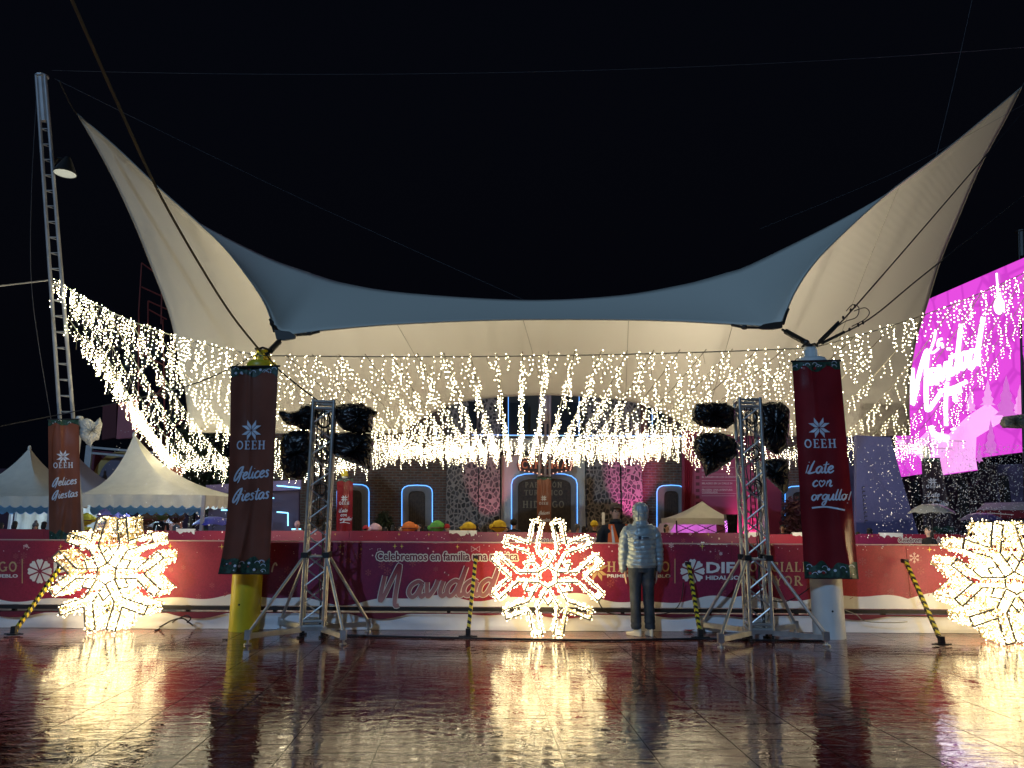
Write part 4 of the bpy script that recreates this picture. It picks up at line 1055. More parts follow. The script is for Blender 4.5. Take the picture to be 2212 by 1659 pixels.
# ================================================================ LIT SNOWFLAKES
def arm_outline():
    """one sixth of the flake outline in units of the hexagon radius, pointing to +x, from lower hex corner to the upper one"""
    h = .5
    return [(.866,-.47),(2.85,-.45),(4.75,-2.15),(5.35,-1.5),(3.6,.0),(5.35,1.5),(4.75,2.15),(2.85,.45),(.866,.47)]
R0 = .134
def snowflake(label, cx, z0, Y, yaw, dim, dens, depth=.46, spread=.02):
    root = thing('lit_snowflake', label, 'light sculpture', (cx, Y, 0), 'lit snowflake sculptures along the barrier')
    rz = Matrix.Rotation(yaw, 3, 'Z'); cz = z0+.76
    rnd = random.Random(int(cx*10)+50)
    def W3(a, b_, d):   # a,b in flake plane; d depth
        v = rz @ Vector((a, d, 0)); return Vector((cx+v.x, Y+v.y, cz+b_))
    outl = []
    for k in range(6):
        an = PI/3*k; c, s_ = math.cos(an), math.sin(an)
        outl.append(([((x*c-y*s_)*R0, (x*s_+y*c)*R0) for x, y in arm_outline()], k))
    fb = MB(); bb = MB()
    hexp = [(R0*math.cos(PI/6+PI/3*k), R0*math.sin(PI/6+PI/3*k)) for k in range(7)]
    dia = []
    for k in range(6):
        an = PI/3*k+PI/6; c, s_ = math.cos(an), math.sin(an)
        q = [(1.85,-.55),(2.55,0),(1.85,.55)] ; dia.append([((x*c-y*s_)*R0, (x*s_+y*c)*R0) for x, y in q])
    segs = []
    for pl, k in outl+[(d, 0) for d in dia]+[(hexp, 0)]:
        for i in range(len(pl)-1):
            segs.append((pl[i], pl[i+1], k))
            fb.beam(W3(*pl[i], 0), W3(*pl[i+1], 0), .018, .018)
            bb.beam(W3(*pl[i], depth), W3(*pl[i+1], depth), .016, .016)
    fb.build('front_frame', M['flake_frame'], root); bb.build('rear_frame', M['flake_frame'], root)
    cb = MB()
    for pl, k in outl:
        for p in pl[1:-1:1]: cb.beam(W3(*p, .009), W3(*p, depth-.009), .010, .010)
    cb.build('cross_bar', M['tinsel'], root)
    tb = MB(); B = []
    for (a, b_, k) in segs:
        L = math.hypot(b_[0]-a[0], b_[1]-a[1]); nx, ny = -(b_[1]-a[1])/L, (b_[0]-a[0])/L
        for j in range(9):
            d = depth*(j+.5)/9; pts = []
            n = max(2, int(L/.05))
            for i in range(n+1):
                t = i/n; o_ = rnd.uniform(-.012,.012); pts.append(W3(a[0]+(b_[0]-a[0])*t+nx*o_, a[1]+(b_[1]-a[1])*t+ny*o_, d+rnd.uniform(-.02,.02)))
            tb.tube(pts, .0035, 3, cap=False)
        n = max(2, int(L/.06))
        for i in range(n):
            t = (i+rnd.random())/n; pts = []
            for j in range(7): pts.append(W3(a[0]+(b_[0]-a[0])*t+rnd.uniform(-.02,.02), a[1]+(b_[1]-a[1])*t+rnd.uniform(-.02,.02), depth*j/6))
            tb.tube(pts, .003, 3, cap=False)
        nb = int(L*(140 if dim and dim((a[0]+b_[0])/2, (a[1]+b_[1])/2) else dens))
        for i in range(nb):
            t = rnd.random(); o_ = rnd.gauss(0, spread)
            B.append(tuple(W3(a[0]+(b_[0]-a[0])*t+nx*o_, a[1]+(b_[1]-a[1])*t+ny*o_, rnd.uniform(-.02, depth+.02))))
    stuff(tb.build('tinsel_wire', M['tinsel'], root))
    bulbs('bulb', B, .0095, M['flake_bulb'], root)
    return root
def fx(px, Y, py=1245): return P(px, py, Y).x
snowflake('lit snowflake sculpture at the left of the barrier with some dim arms', fx(229, 9.95), .0, 9.95, 0.04, (lambda x, y: (y > .42 and abs(x) < .30) or (x < -.42 and y > .10)), 430)
snowflake('snowflake sculpture of warm bulbs in the middle seen straight on', fx(1184, 9.75), .0, 9.75, 0.0, (lambda x, y: (.2 < x < .65 and -.66 < y < -.40)), 390, .46, .016)
snowflake('blazing snowflake sculpture cut by the right edge of the picture', fx(2192, 9.3), .0, 9.3, -.12, None, 440, .6)

# ================================================================ TRUSS TOWERS
def truss_tower(label, px, py, topy, yaw, feet, Yc):
    c = P(px, py, Yc); c.z = 0
    H = P(px, topy, Yc).z
    root = thing('truss_tower', label, 'truss tower', (c.x, c.y, 0), 'aluminium truss towers in front of the barrier')
    a = .135; R = Matrix.Rotation(yaw, 3, 'Z'); co = [R @ Vector((sx*a, sy*a, 0)) for sx, sy in ((-1,-1),(1,-1),(1,1),(-1,1))]
    for q in co:
        mb = MB(); mb.tube([c+q+Vector((0,0,.12)), c+q+Vector((0,0,H))], .0255, 12); mb.build('chord', M['steel'], root, smooth=True)
    for k in range(4):
        mb = MB(); p, q = co[k], co[(k+1) % 4]; n = 13
        for i in range(n):
            z0 = .2+(H-.32)*i/n; z1 = .2+(H-.32)*(i+1)/n
            s_, e = (p, q) if i % 2 == (k % 2) else (q, p)
            mb.tube([c+s_+Vector((0,0,z0)), c+e+Vector((0,0,z1))], .0115, 6)
        for z in (.14, .2, H-.03, H-.12, 1.0): mb.tube([c+p+Vector((0,0,z)), c+q+Vector((0,0,z))], .021 if z != 1.0 else .012, 8)
        mb.build('bracing', M['steel'], root, smooth=True)
    for k, (fpx, fpy) in enumerate(feet):
        f = G(fpx, fpy, .10); d = f-c; d.z = 0
        q = min(co, key=lambda v: (v.normalized()-d.normalized()).length)
        sroot = c+q*1.0; mb = MB(); mb.beam(Vector((sroot.x, sroot.y, .10)), Vector((f.x, f.y, .10)), .05, .06)
        arm = mb.build('outrigger', M['steel'], root)
        mb = MB(); mb.tube([sroot+Vector((0,0,1.02)), Vector((f.x, f.y, .13))], .021, 8); mb.build('brace', M['steel'], root, smooth=True)
        mb = MB(); mb.box((sroot.x, sroot.y, 1.02), (.085,.085,.07)); mb.build('clamp', M['dark_metal'], root)
        mb = MB(); mb.box((f.x, f.y, .115), (.07,.07,.11)); mb.tube([(f.x,f.y,.06),(f.x,f.y,.012)], .016, 8); mb.tube([(f.x,f.y,.018),(f.x,f.y,.002)], .045, 12); mb.build('levelling_foot', M['steel'], arm)
    for q in co:
        mb = MB(); p = c+q; mb.tube([(p.x,p.y,.12),(p.x,p.y,.02)], .018, 8); mb.tube([(p.x,p.y,.022),(p.x,p.y,.002)], .05, 12); mb.build('levelling_foot', M['dark_metal'], root)
    mb = MB(); mb.box((c.x, c.y, .115), (.34,.34,.05), rz=yaw); mb.build('base_plate', M['steel'], root)
    # cable runs inside
    rnd = random.Random(int(px)); mb = MB()
    for k in range(5):
        pts = []; x, y = rnd.uniform(-.08,.08), rnd.uniform(-.08,.08)
        for i in range(24):
            z = H-.1-(H-.1-(.1 if k < 2 else 1.4))*i/23; pts.append(c+Vector((x+.05*noise.noise(Vector((z*2, k*7, 0))), y+.05*noise.noise(Vector((z*2, k*7, 5))), z)))
        mb.tube(pts, .008, 5)
    for z in (H-.28, H-.75, H-1.2):
        for j in range(3):
            r_ = rnd.uniform(.06,.10); mb.tube([c+Vector((.03+r_*math.cos(t*.5), -.10+.02*j, z+r_*1.2*math.sin(t*.5)+.01*j)) for t in range(14)], .007, 5)
    mb.build('cable_loom', M['wire'], root)
    return c, H
truss_tower('left truss tower beside the yellow pole with bagged lamps', 679, 1300, 866, .16, ((536,1374),(607,1343),(796,1348),(742,1374)), 9.92)
truss_tower('right truss tower beside the white pole with bagged lamps', 1636, 1300, 862, -.05, ((1557,1381),(1518,1349),(1784,1377),(1718,1352)), 9.86)
mb = MB()
# bagged lamps
def bag(label, poly, Y, th, seed, m=None, name='bagged_lamp', cat='bagged lamp', group='stage lamps wrapped in black bags', crease=1.0):
    cx = sum(p[0] for p in poly)/len(poly); cy = sum(p[1] for p in poly)/len(poly)
    n = 72; k = 26; rad = []
    for i in range(n):
        a = 2*PI*i/n; dx, dy = math.cos(a), math.sin(a); best = 1e9
        for j in range(len(poly)):
            x1, y1 = poly[j][0]-cx, poly[j][1]-cy; x2, y2 = poly[(j+1) % len(poly)][0]-cx, poly[(j+1) % len(poly)][1]-cy
            den = dx*(y2-y1)-dy*(x2-x1)
            if abs(den) < 1e-9: continue
            t = (x1*(y2-y1)-y1*(x2-x1))/den; u = (x1*dy-y1*dx)/den
            if t > 0 and -1e-6 <= u <= 1+1e-6: best = min(best, t)
        rad.append(best if best < 1e8 else 10)
    rnd = random.Random(seed); gx = rnd.uniform(-.4,.4); gy = -.6
    vs_ = []; fs_ = []
    for j in range(k+1):
        ph = -PI/2+PI*j/k; cr = abs(math.cos(ph))**.55; dz = math.sin(ph)
        for i in range(n):
            a = 2*PI*i/n
            r_ = rad[i]*cr
            fold = abs(noise.noise(Vector((a*3.4+seed, dz*2.2, seed*.3))))*1.0 + .5*abs(noise.noise(Vector((a*9+seed, dz*3.5, 4))))
            cre = 1-.16*crease*fold
            x = cx+r_*math.cos(a)*cre; y = cy+r_*math.sin(a)*cre
            d = th*dz*(1-.35*crease*fold) + .02*noise.noise(Vector((x*.13, y*.13, seed)))
            vs_.append(P(x, y, Y+d))
    for j in range(k):
        for i in range(n):
            a = j*n+i; b_ = j*n+(i+1) % n; fs_.append((a, b_, b_+n, a+n))
    mb = MB(); mb.add(vs_, fs_); o = mb.build(name, m or M['bag'], smooth=True)
    tag(o, label, cat, group); return o
bag('small two lobed black bag at the upper left of the left truss tower', [(600,890),(607,884),(622,890),(645,886),(650,876),(668,872),(690,885),(688,915),(676,928),(655,932),(642,922),(620,918),(606,905)], 9.95, .16, 1)
bag('tall black bag at the lower left of the left truss tower', [(612,935),(640,927),(668,930),(676,960),(670,1020),(650,1042),(618,1036),(606,1010),(604,960)], 9.95, .17, 2)
bag('black bag at the upper right of the left truss tower with a pointed corner', [(722,876),(745,870),(785,870),(800,878),(819,891),(808,902),(806,935),(780,938),(740,930),(720,905)], 9.95, .2, 3)
bag('black bag at the lower right of the left truss tower sagging to a point', [(712,935),(760,932),(800,935),(810,955),(803,985),(802,1022),(785,1010),(755,1000),(722,985),(708,965)], 9.95, .2, 4)
bag('rounded black bag at the upper left of the right truss tower', [(1493,892),(1500,872),(1530,868),(1570,868),(1590,882),(1588,915),(1572,928),(1510,922),(1494,908)], 9.88, .17, 5)
bag('black bag at the lower left of the right truss tower hanging to a point', [(1498,948),(1515,934),(1560,933),(1594,950),(1594,985),(1575,1000),(1550,1018),(1524,1032),(1518,1010),(1505,985),(1494,968)], 9.88, .19, 6)
bag('large black bag at the upper right of the right truss tower', [(1640,872),(1665,866),(1690,867),(1708,885),(1706,930),(1700,968),(1680,986),(1655,972),(1642,940)], 9.95, .18, 7)
bag('black bag at the lower right of the right truss tower tapering down', [(1650,992),(1680,988),(1704,990),(1706,1030),(1703,1062),(1694,1070),(1672,1048),(1652,1030),(1640,1010)], 9.95, .17, 8)
M['white_bag'] = mat('white_plastic_bag', (.55,.55,.50), .35, bump=(8,.8))
bag('snow machine wrapped in a white plastic bag on the left post', [(170,905),(190,902),(205,912),(216,900),(222,915),(218,935),(214,950),(200,956),(196,968),(185,958),(172,945)], 16.4, .25, 9, M['white_bag'], 'bagged_snow_machine', 'snow machine', None)
bag('grey bagged snow machine at the right edge in front of the screen', [(2157,915),(2165,900),(2200,895),(2230,892),(2235,925),(2200,926),(2165,925)], 15, .3, 10, mat('grey_bag', (.12,.13,.11), .5, bump=(8,.6)), 'bagged_snow_machine', 'snow machine', None)

# ================================================================ HAZARD BRACES
def hazard(label, x0, y0, x1, y1, Y1):
    a = G(x0, y0, .04); b_ = P(x1, y1, Y1); d = b_-a
    root = thing('striped_brace', label, 'brace pole', tuple(a), 'yellow and black striped braces against the barrier')
    n = 26; mbs = [MB(), MB()]
    ax = d.normalized(); up = Vector((0,0,1)); x = ax.cross(up).normalized(); y = x.cross(ax); hw = .022; L = d.length
    # spiral stripes: square tube with slanted bands
    for (e1, e2) in ((Vector((-1,-1)),Vector((1,-1))),(Vector((1,-1)),Vector((1,1))),(Vector((1,1)),Vector((-1,1))),(Vector((-1,1)),Vector((-1,-1)))):
        for i in range(-1, n+1):
            def pt(e, s_): s_ = min(max(s_, 0), 1); return a + d*s_ + x*(e.x*hw) + (-y)*(-e.y*hw if False else e.y*-hw)
            s0 = i/n; s1 = (i+1)/n; sl = .55/n
            mbs[i % 2].add([pt(e1, s0), pt(e2, s0+sl), pt(e2, s1+sl), pt(e1, s1)], [(0,1,2,3)])
    mbs[0].build('yellow_stripe', M['yellow'], root); mbs[1].build('black_stripe', M['black'], root)
    mb = MB(); mb.tube([a+Vector((-.12,0,-.02)), a+Vector((.12,0,-.02))], .010, 6); mb.box(a+Vector((0,0,-.02)), (.11,.10,.02)); mb.box(a+Vector((0,0,.03)), (.06,.06,.09))
    mb.build('base_bracket', M['dark_metal'], root)
    mb = MB(); mb.box(b_+Vector((0,.02,0)), (.06,.10,.05)); mb.build('top_clamp', M['dark_metal'], root)
hazard('striped brace leaning left at the far left beside the left snowflake', 30, 1366, 130, 1226, 10.35)
hazard('striped brace left of the middle snowflake', 1011, 1371, 1028, 1204, 10.35)
hazard('striped brace right of the person in the silver jacket', 1513, 1373, 1487, 1218, 10.35)
hazard('striped brace leaning left between the white pole and right snowflake', 2034, 1388, 1956, 1212, 10.3)

# ================================================================ TENTS
def pagoda(label, corners, peak, Y, eave_h, hang_, m, front_wall=False, depth=4.0, skirtm=None):
    """corners: px of left and right front eave corner"""
    a = P(*corners[0], Y); b_ = P(*corners[1], Y); a.z = b_.z = (a.z+b_.z)/2; z = a.z
    pk = P(*peak, Y+depth/2); c = (a+b_)/2+Vector((0,depth/2,0))
    hx = (b_.x-a.x)/2; hy = depth/2
    root = thing('pagoda_tent', label, 'tent', (c.x, c.y, 0), 'white peaked tents at the left')
    mb = MB(); NV2 = 14; N = 48; vs_ = []; fs_ = []
    for j in range(NV2+1):
        t = j/NV2; s_ = 1-t; zz = z+(pk.z-z)*(t**2.0*.55+t**1.1*.45)
        zz = z + (pk.z-z)*(.35*t+.65*t**3.2)
        for i in range(N):
            an = 2*PI*i/N+PI/4; cx_, sy_ = math.cos(an), math.sin(an); mx_ = max(abs(cx_), abs(sy_))
            sq = (1/mx_)*.7071*s_+(1-s_)*1.0
            rr = s_*(1/mx_)
            sagk = 0
            vs_.append(Vector((pk.x*t+c.x*(1-t)+cx_*rr*hx*(1 if s_ > .02 else .02), c.y+sy_*rr*hy, zz)))
    for j in range(NV2):
        for i in range(N):
            p = j*N+i; q = j*N+(i+1) % N; fs_.append((p, q, q+N, p+N))
    mb.add(vs_, fs_); mb.ell(Vector((pk.x, c.y, pk.z-.02)), (.06,.06,.1), 8, 6); mb.build('roof', m, root, smooth=True)
    mb = MB()
    for (p, q) in ((a,b_),(b_,b_+Vector((0,depth,0))),(b_+Vector((0,depth,0)),a+Vector((0,depth,0))),(a+Vector((0,depth,0)),a)):
        n = 60; vs_ = []; fs_ = []
        nrm = (q-p).cross(Vector((0,0,1))).normalized()
        for i in range(n+1):
            t = i/n; pt = p.lerp(q, t)+nrm*.02*math.sin(t*40)
            vs_.append(pt+Vector((0,0,.02))); vs_.append(pt-Vector((0,0,hang_*.75)))
            vs_.append(pt-Vector((0,0,hang_*(.78+.22*abs(math.sin(PI*t*12))))))
        for i in range(n):
            k = 3*i; fs_.append((k, k+1, k+4, k+3)); fs_.append((k+1, k+2, k+5, k+4))
        mb.add(vs_, fs_)
    mb.build('valance', m, root)
    mb = MB()
    p, q = a+Vector((.15,.35,-.12)), b_+Vector((-.1,.35,-.12)); n = 60; vs_ = []; fs_ = []
    for i in range(n+1):
        t = i/n; pt = p.lerp(q, t); vs_ += [pt, pt-Vector((0,0,hang_*(1.0+.25*abs(math.sin(PI*t*12)))))]
    for i in range(n): fs_.append((2*i, 2*i+1, 2*i+3, 2*i+2))
    mb.add(vs_, fs_); mb.build('inner_valance', mat('light_blue_fabric', (.16,.42,.78), .6), root)
    for p in (a, b_, a+Vector((0,depth,0)), b_+Vector((0,depth,0))):
        mb = MB(); mb.box((p.x, p.y, p.z/2), (.09,.09,p.z)); mb.build('leg', mat('tent_leg', (.45,.44,.47), .4, .4), root)
    if front_wall:
        mb = MB(); n = 60
        mb.grid(lambda u, v: Vector((a.x+(b_.x-a.x)*u, a.y+depth-.05+.03*math.sin(u*50), .02+(z-.1)*v)), 60, 1); mb.build('back_wall', m, root)
    ld = bpy.data.lights.new('tent_lamp', 'POINT'); ld.energy = 90; ld.color = (.55,.78,1.0); ld.shadow_soft_size = .08
    lo = bpy.data.objects.new('tent_lamp', ld); COL.objects.link(lo); lo.location = c+Vector((0,0,z-.25-c.z)); adopt(lo, root)
    return root
pagoda('large white peaked tent nearest the yellow pole', ((172,1068),(441,1071)), (290,938), 21.5, 2.3, .36, M['tent_fabric'], False, 4.2)
pagoda('white peaked tent cut by the left edge with closed back wall', ((-150,1074),(112,1071)), (64,967), 23.5, 2.3, .34, M['tent_fabric'], True, 4.2)
pagoda('white peaked tent half hidden behind the left orange banner', ((30,1064),(222,1062)), (150,962), 26.5, 2.3, .3, mat('tent_pink_grey', (.6,.5,.5), .5), False, 4)
def popup():
    Y = 24; root = thing('popup_tent', 'low white folding tent lit magenta inside right of the hooded person', 'tent', (X(1527,Y), Y+1.2, 0))
    a = P(1461,1121,Y); b_ = P(1590,1121,Y); z = a.z; pk = P(1520,1082,Y+1.0); c = Vector(((a.x+b_.x)/2, Y+1.2, z))
    mb = MB(); N = 32; vs_ = []; fs_ = []; K = 8
    for j in range(K+1):
        t = j/K; s_ = 1-t
        for i in range(N):
            an = 2*PI*i/N+PI/4; cx_, sy_ = math.cos(an), math.sin(an); mx_ = max(abs(cx_), abs(sy_)); rr = s_/mx_
            vs_.append(Vector((c.x*(1-t)+pk.x*t+cx_*rr*(b_.x-a.x)/2, c.y+sy_*rr*1.2, z+.0+(pk.z-z)*(.5*t+.5*t*t))))
    for j in range(K):
        for i in range(N):
            p = j*N+i; q = j*N+(i+1) % N; fs_.append((p, q, q+N, p+N))
    mb.add(vs_, fs_); mb.build('roof', M['tent_fabric'], root, smooth=True)
    mb = MB(); mb.box(((a.x+b_.x)/2, Y-.01, z-.07), (b_.x-a.x, .01, .2)); mb.box((a.x, Y+1.2, z-.07), (.01, 2.4, .2)); mb.box((b_.x, Y+1.2, z-.07), (.01, 2.4, .2)); mb.build('valance', M['tent_fabric'], root)
    mb = MB(); mb.grid(lambda u, v: Vector((a.x+(b_.x-a.x)*u, Y+2.38+.03*math.sin(u*30), .02+(z-.05)*v)), 30, 1)
    mb.add([Vector((a.x-.05, Y, z-.15)), Vector((a.x-.9, Y, .0)), Vector((a.x-.9, Y+2.4, .0)), Vector((a.x-.05, Y+2.4, z-.15))], [(0,1,2,3)]); mb.build('side_wall', mat('tent_wall', (.7,.55,.65), .6), root)
    mb = MB()
    for x_ in (a.x, b_.x):
        for y_ in (Y, Y+2.4): mb.box((x_, y_, z/2-.05), (.04,.04,z))
    for i in range(3):
        x0_ = a.x+(b_.x-a.x)*i/3; x1_ = a.x+(b_.x-a.x)*(i+1)/3
        mb.tube([(x0_, Y+.04, z-.15),(x1_, Y+.04, z-.42)], .014, 5); mb.tube([(x0_, Y+.04, z-.42),(x1_, Y+.04, z-.15)], .014, 5)
    mb.build('frame', M['dark_metal'], root)
    ld = bpy.data.lights.new('tent_lamp', 'POINT'); ld.energy = 28; ld.color = (.85,.22,1.0); ld.shadow_soft_size = .08
    lo = bpy.data.objects.new('tent_lamp', ld); COL.objects.link(lo); lo.location = (c.x, c.y, z-.3); adopt(lo, root)
popup()
def speaker(px, y0, y1, wpx, Y, label):
    t = P(px, y0, Y); b_ = P(px, y1, Y); root = thing('loudspeaker', label, 'loudspeaker', (t.x, Y, 0))
    w_ = wpx*Y/1598; mb = MB(); h = t.z-b_.z
    mb.add([Vector((t.x+sx*w_/2*(1 if sz > 0 else .8), Y+sy*w_*.4, b_.z if sz < 0 else t.z)) for sz in (-1,1) for sy in (-1,1) for sx in (-1,1)], [(0,2,3,1),(4,5,7,6),(0,1,5,4),(2,6,7,3),(0,4,6,2),(1,3,7,5)])
    mb.build('cabinet', M['bag'], root); mb = MB(); mb.tube([(t.x,Y,b_.z),(t.x,Y,.3)], .02, 8)
    for k in range(3): mb.tube([(t.x,Y,.7),(t.x+.45*math.cos(k*2.1), Y+.45*math.sin(k*2.1), .02)], .015, 6)
    mb.build('stand', M['dark_metal'], root)
speaker(1578, 1111, 1151, 24, 22.5, 'black covered loudspeaker beside the magenta lit tent')

# ================================================================ LED SCREEN
scr = thing('led_screen', 'huge bright magenta screen with white christmas lettering at the right', 'screen', (20, 30, 0))
S0 = P(1930, 1031, 33.0); S1 = P(2212, 977, 27.0)
S0b = Vector((S0.x, S0.y, 0)); S1b = Vector((S1.x, S1.y, 0)); dS = (S1b-S0b); LS = dS.length; dS.normalize()
nS = Vector((-dS.y, dS.x, 0));  nS = nS if nS.y < 0 else -nS
def scr_uv(px, py):
    d = C3 @ Vector(((px-1106)/FPX, (829.5-py)/FPX, -1.0)); o_ = Vector((0,0,CAMZ))
    t = (S0b-o_).dot(nS)/d.dot(nS); p = o_+d*t
    return ((p-S0b).dot(dS), p.z)
def sf(u, v, off): return Vector((S0b.x, S0b.y, 0))+dS*u+Vector((0,0,v))+nS*off
spx = lambda x, y, off: sf(*scr_uv(x, -y), off)
M['mag'] = glow('magenta_screen', (.86,.035,.72), 1.0, True)
def mag_mat():
    m = bpy.data.materials.new('magenta_screen_pixels'); m.use_nodes = True; nt = m.node_tree; L = nt.links; b = nt.nodes['Principled BSDF']
    b.inputs['Base Color'].default_value = (.02,.02,.02,1)
    tc = nt.nodes.new('ShaderNodeTexCoord'); mp = nt.nodes.new('ShaderNodeMapping'); mp.inputs['Scale'].default_value = (1.0,1.0,.8); L.new(tc.outputs['Object'], mp.inputs[0])
    v = nt.nodes.new('ShaderNodeTexVoronoi'); v.feature = 'DISTANCE_TO_EDGE'; v.distance = 'EUCLIDEAN'; v.inputs['Scale'].default_value = 1.3; L.new(mp.outputs[0], v.inputs['Vector'])
    mr = nt.nodes.new('ShaderNodeMapRange'); mr.inputs[1].default_value = .03; mr.inputs[2].default_value = .09; L.new(v.outputs['Distance'], mr.inputs[0])
    n = nt.nodes.new('ShaderNodeTexNoise'); n.inputs['Scale'].default_value = .25; L.new(tc.outputs['Object'], n.inputs['Vector'])
    mx = nt.nodes.new('ShaderNodeMix'); mx.data_type = 'RGBA'; L.new(mr.outputs[0], mx.inputs[0]); mx.inputs[6].default_value = (.50,.036,.48,1); mx.inputs[7].default_value = (.62,.055,.58,1)
    L.new(mx.outputs[2], b.inputs['Emission Color']); b.inputs['Emission Strength'].default_value = 1.0
    return m
pol = [(1928,680),(2230,549),(2230,974),(2108,990),(2112,1016),(2035,1027),(2033,1000),(1998,1008),(1998,1023),(1936,1032)]
pl3 = [spx(x, -y, 0) for x, y in pol]
mb = MB(); mb.add(pl3, [tuple(range(len(pol)))]); mb.build('screen_panel', mag_mat(), scr)
mb = MB(); n = len(pol); bk = [p - nS*.03 for p in pl3]; b2 = [p - nS*.4 for p in pl3]
mb.add(bk+b2, [tuple(range(n)), tuple(range(2*n-1, n-1, -1))]+[(i, (i+1) % n, n+(i+1) % n, n+i) for i in range(n)]); mb.build('cabinet', M['dark_metal'], scr, auto=True)
mb = MB()
for x_ in (1960, 2060, 2150, 2220): 
    u_, _ = scr_uv(x_, 1000); mb.box(sf(u_, 1.6, -.3), (.25,.25,3.2))
mb.build('support', M['dark_metal'], scr)
def emis(name, c, s): return glow(name, c, s, False)
# snow ground + trees on the screen
mb = MB()
for p in ([(1975,960),(2005,930),(2050,938),(2090,900),(2135,870),(2175,905),(2110,945),(2108,988),(2112,1014),(2036,1025),(2033,998),(1998,1005),(1985,985)],
          [(1936,945),(1975,960),(1985,985),(1960,975),(1945,968)]):
    mb.slab(spx, [(x, -y) for x, y in p], .02)
mb.build('snow_ground', emis('pale_pink', (.75,.27,.68), 1.0), scr)
TR = MB(); TP = MB()
def tree_s(mbx, x, y, w_, h, off):
    pts = [(x-w_*.08, -y), (x-w_*.08, -(y-h*.08))]; L_ = []; Rr = []
    for k in range(4):
        s_ = 1-k/4; L_ += [(x-w_/2*s_, -(y-h*(.08+.23*k))), (x-w_/2*s_*.55, -(y-h*(.08+.23*k+.10)))]
        Rr += [(x+w_/2*s_, -(y-h*(.08+.23*k))), (x+w_/2*s_*.55, -(y-h*(.08+.23*k+.10)))]
    mbx.slab(spx, pts + L_ + [(x, -(y-h))] + Rr[::-1] + [(x+w_*.08, -(y-h*.08)), (x+w_*.08, -y)], off)
for a in ((2175,905,52,95),(2142,985,34,80),(2117,1000,18,45),(1962,985,24,60),(2010,985,14,55)): tree_s(TR, *a, .035)
for a in ((2135,880,34,60),(2098,892,28,52),(2205,900,40,70)): tree_s(TP, *a, .03)
TR.build('tree_graphic', emis('deep_magenta', (.42,.010,.38), 1.0), scr); TP.build('pale_tree_graphic', emis('light_pink', (.62,.17,.56), 1.0), scr)
mb = MB()
def sw(pts, wd): ribbon(mb, spx, catmull([(x, -y) for x, y in pts], 6), wd, .05)
# white script: la / navidad / esta
sw([(2023,712),(2020,735),(2012,758),(2018,762),(2030,752)], 5); sw([(2038,732),(2030,735),(2028,748),(2036,742),(2039,752)], 5)
sw([(1972,795),(1973,860),(1975,868),(1990,800),(2005,757),(2003,800),(2003,870),(2008,885),(2028,858),(2034,848)], 10)
sw([(2022,800),(2013,800),(2013,830),(2024,812),(2026,795),(2026,832)], 9)
sw([(2030,788),(2036,822),(2046,782)], 9); sw([(2050,780),(2050,822)], 9); sw([(2051,752),(2052,756)], 9)
sw([(2066,768),(2056,775),(2056,808),(2068,790),(2078,700),(2070,770),(2070,806)], 9)
sw([(2088,762),(2078,768),(2080,798),(2090,780),(2090,758),(2092,795)], 9)
sw([(2108,758),(2098,762),(2098,795),(2110,775),(2126,685),(2116,750),(2116,790)], 10)
sw([(2048,825),(2045,870),(2046,920)], 9); sw([(2030,846),(2060,838),(2092,824)], 8); sw([(2048,850),(2080,842)], 12); sw([(2060,840),(2068,868)], 10); sw([(2060,925),(2061,928)], 10)
sw([(2012,920),(2018,935),(2032,944),(2050,948)], 11)
sw([(2155,590),(2158,640)], 4)
mb.slab(spx, [(2161+12*math.cos(k*.5236), -(661-19*math.sin(k*.5236))) for k in range(12)], .06)
mb.slab(spx, [(2155,-(634)),(2165,-(632)),(2166,-(646)),(2155,-(647))], .065)
mb.build('lettering', emis('white_lettering_light', (1,.93,1), 2.2), scr)

# ================================================================ LEFT BACKGROUND
def slabthing(name, label, cat, poly, Y, th, m):
    return tag(plate(name, poly, Y, th, m, None), label, cat)
slabthing('pink_panel', 'tall leaning pinkish panel behind the right white tent', 'panel', [(251,948),(256,868),(291,862),(293,900),(288,945)], 34, .25, mat('pink_panel', (.42,.12,.14), .6))
slabthing('maroon_hoarding', 'dark maroon hoarding behind the pink panel', 'hoarding', [(220,950),(222,876),(252,872),(250,945)], 35, .25, mat('maroon_hoarding', (.10,.012,.015), .7))
gt = thing('stage_gate', 'steel framed gate with a round yellow rimmed emblem panel behind the tents', 'gate', (X(240,30), 30, 0))
plate('panel', [(196,972),(330,985),(330,1100),(196,1100)], 30.2, .1, mat('gate_panel', (.12,.012,.03), .6), gt)
plate('emblem', [(262+62*math.cos(k*.26), 1040-65*math.sin(k*.26)) for k in range(24)], 30.1, .05, mat('emblem_yellow', (.42,.30,.10), .6), gt)
plate('emblem', [(266+54*math.cos(k*.26), 1043-57*math.sin(k*.26)) for k in range(24)], 30.03, .05, mat('emblem_grey', (.12,.11,.16), .6), gt)
mb = MB()
for y in (966, 978): mb.beam(P(192,y,29.8), P(332,y+12,29.8), .08, .08)
mb.beam(P(194,962,29.8), Vector((P(194,962,29.8).x,29.8,0)), .25, .1); mb.build('frame', M['mast'], gt)
mb = MB(); mb.box((X(60,40), 40, 1.5+40*.055), (26, .4, .35)); mb.box((X(60,40), 40.5, 2.0), (26,.4,4.0)); o_ = mb.build('dark_wall', mat('dark_plum', (.05,.012,.03), .7)); tag(o_, 'long dark plum wall at the far left behind the tents', 'wall')
sc2 = thing('scaffold_tower', 'thin dark red scaffold rising behind the left light strings', 'scaffold', (X(325,36), 36, 0))
mb = MB()
def PF(px, py): return P(px, py, 36)
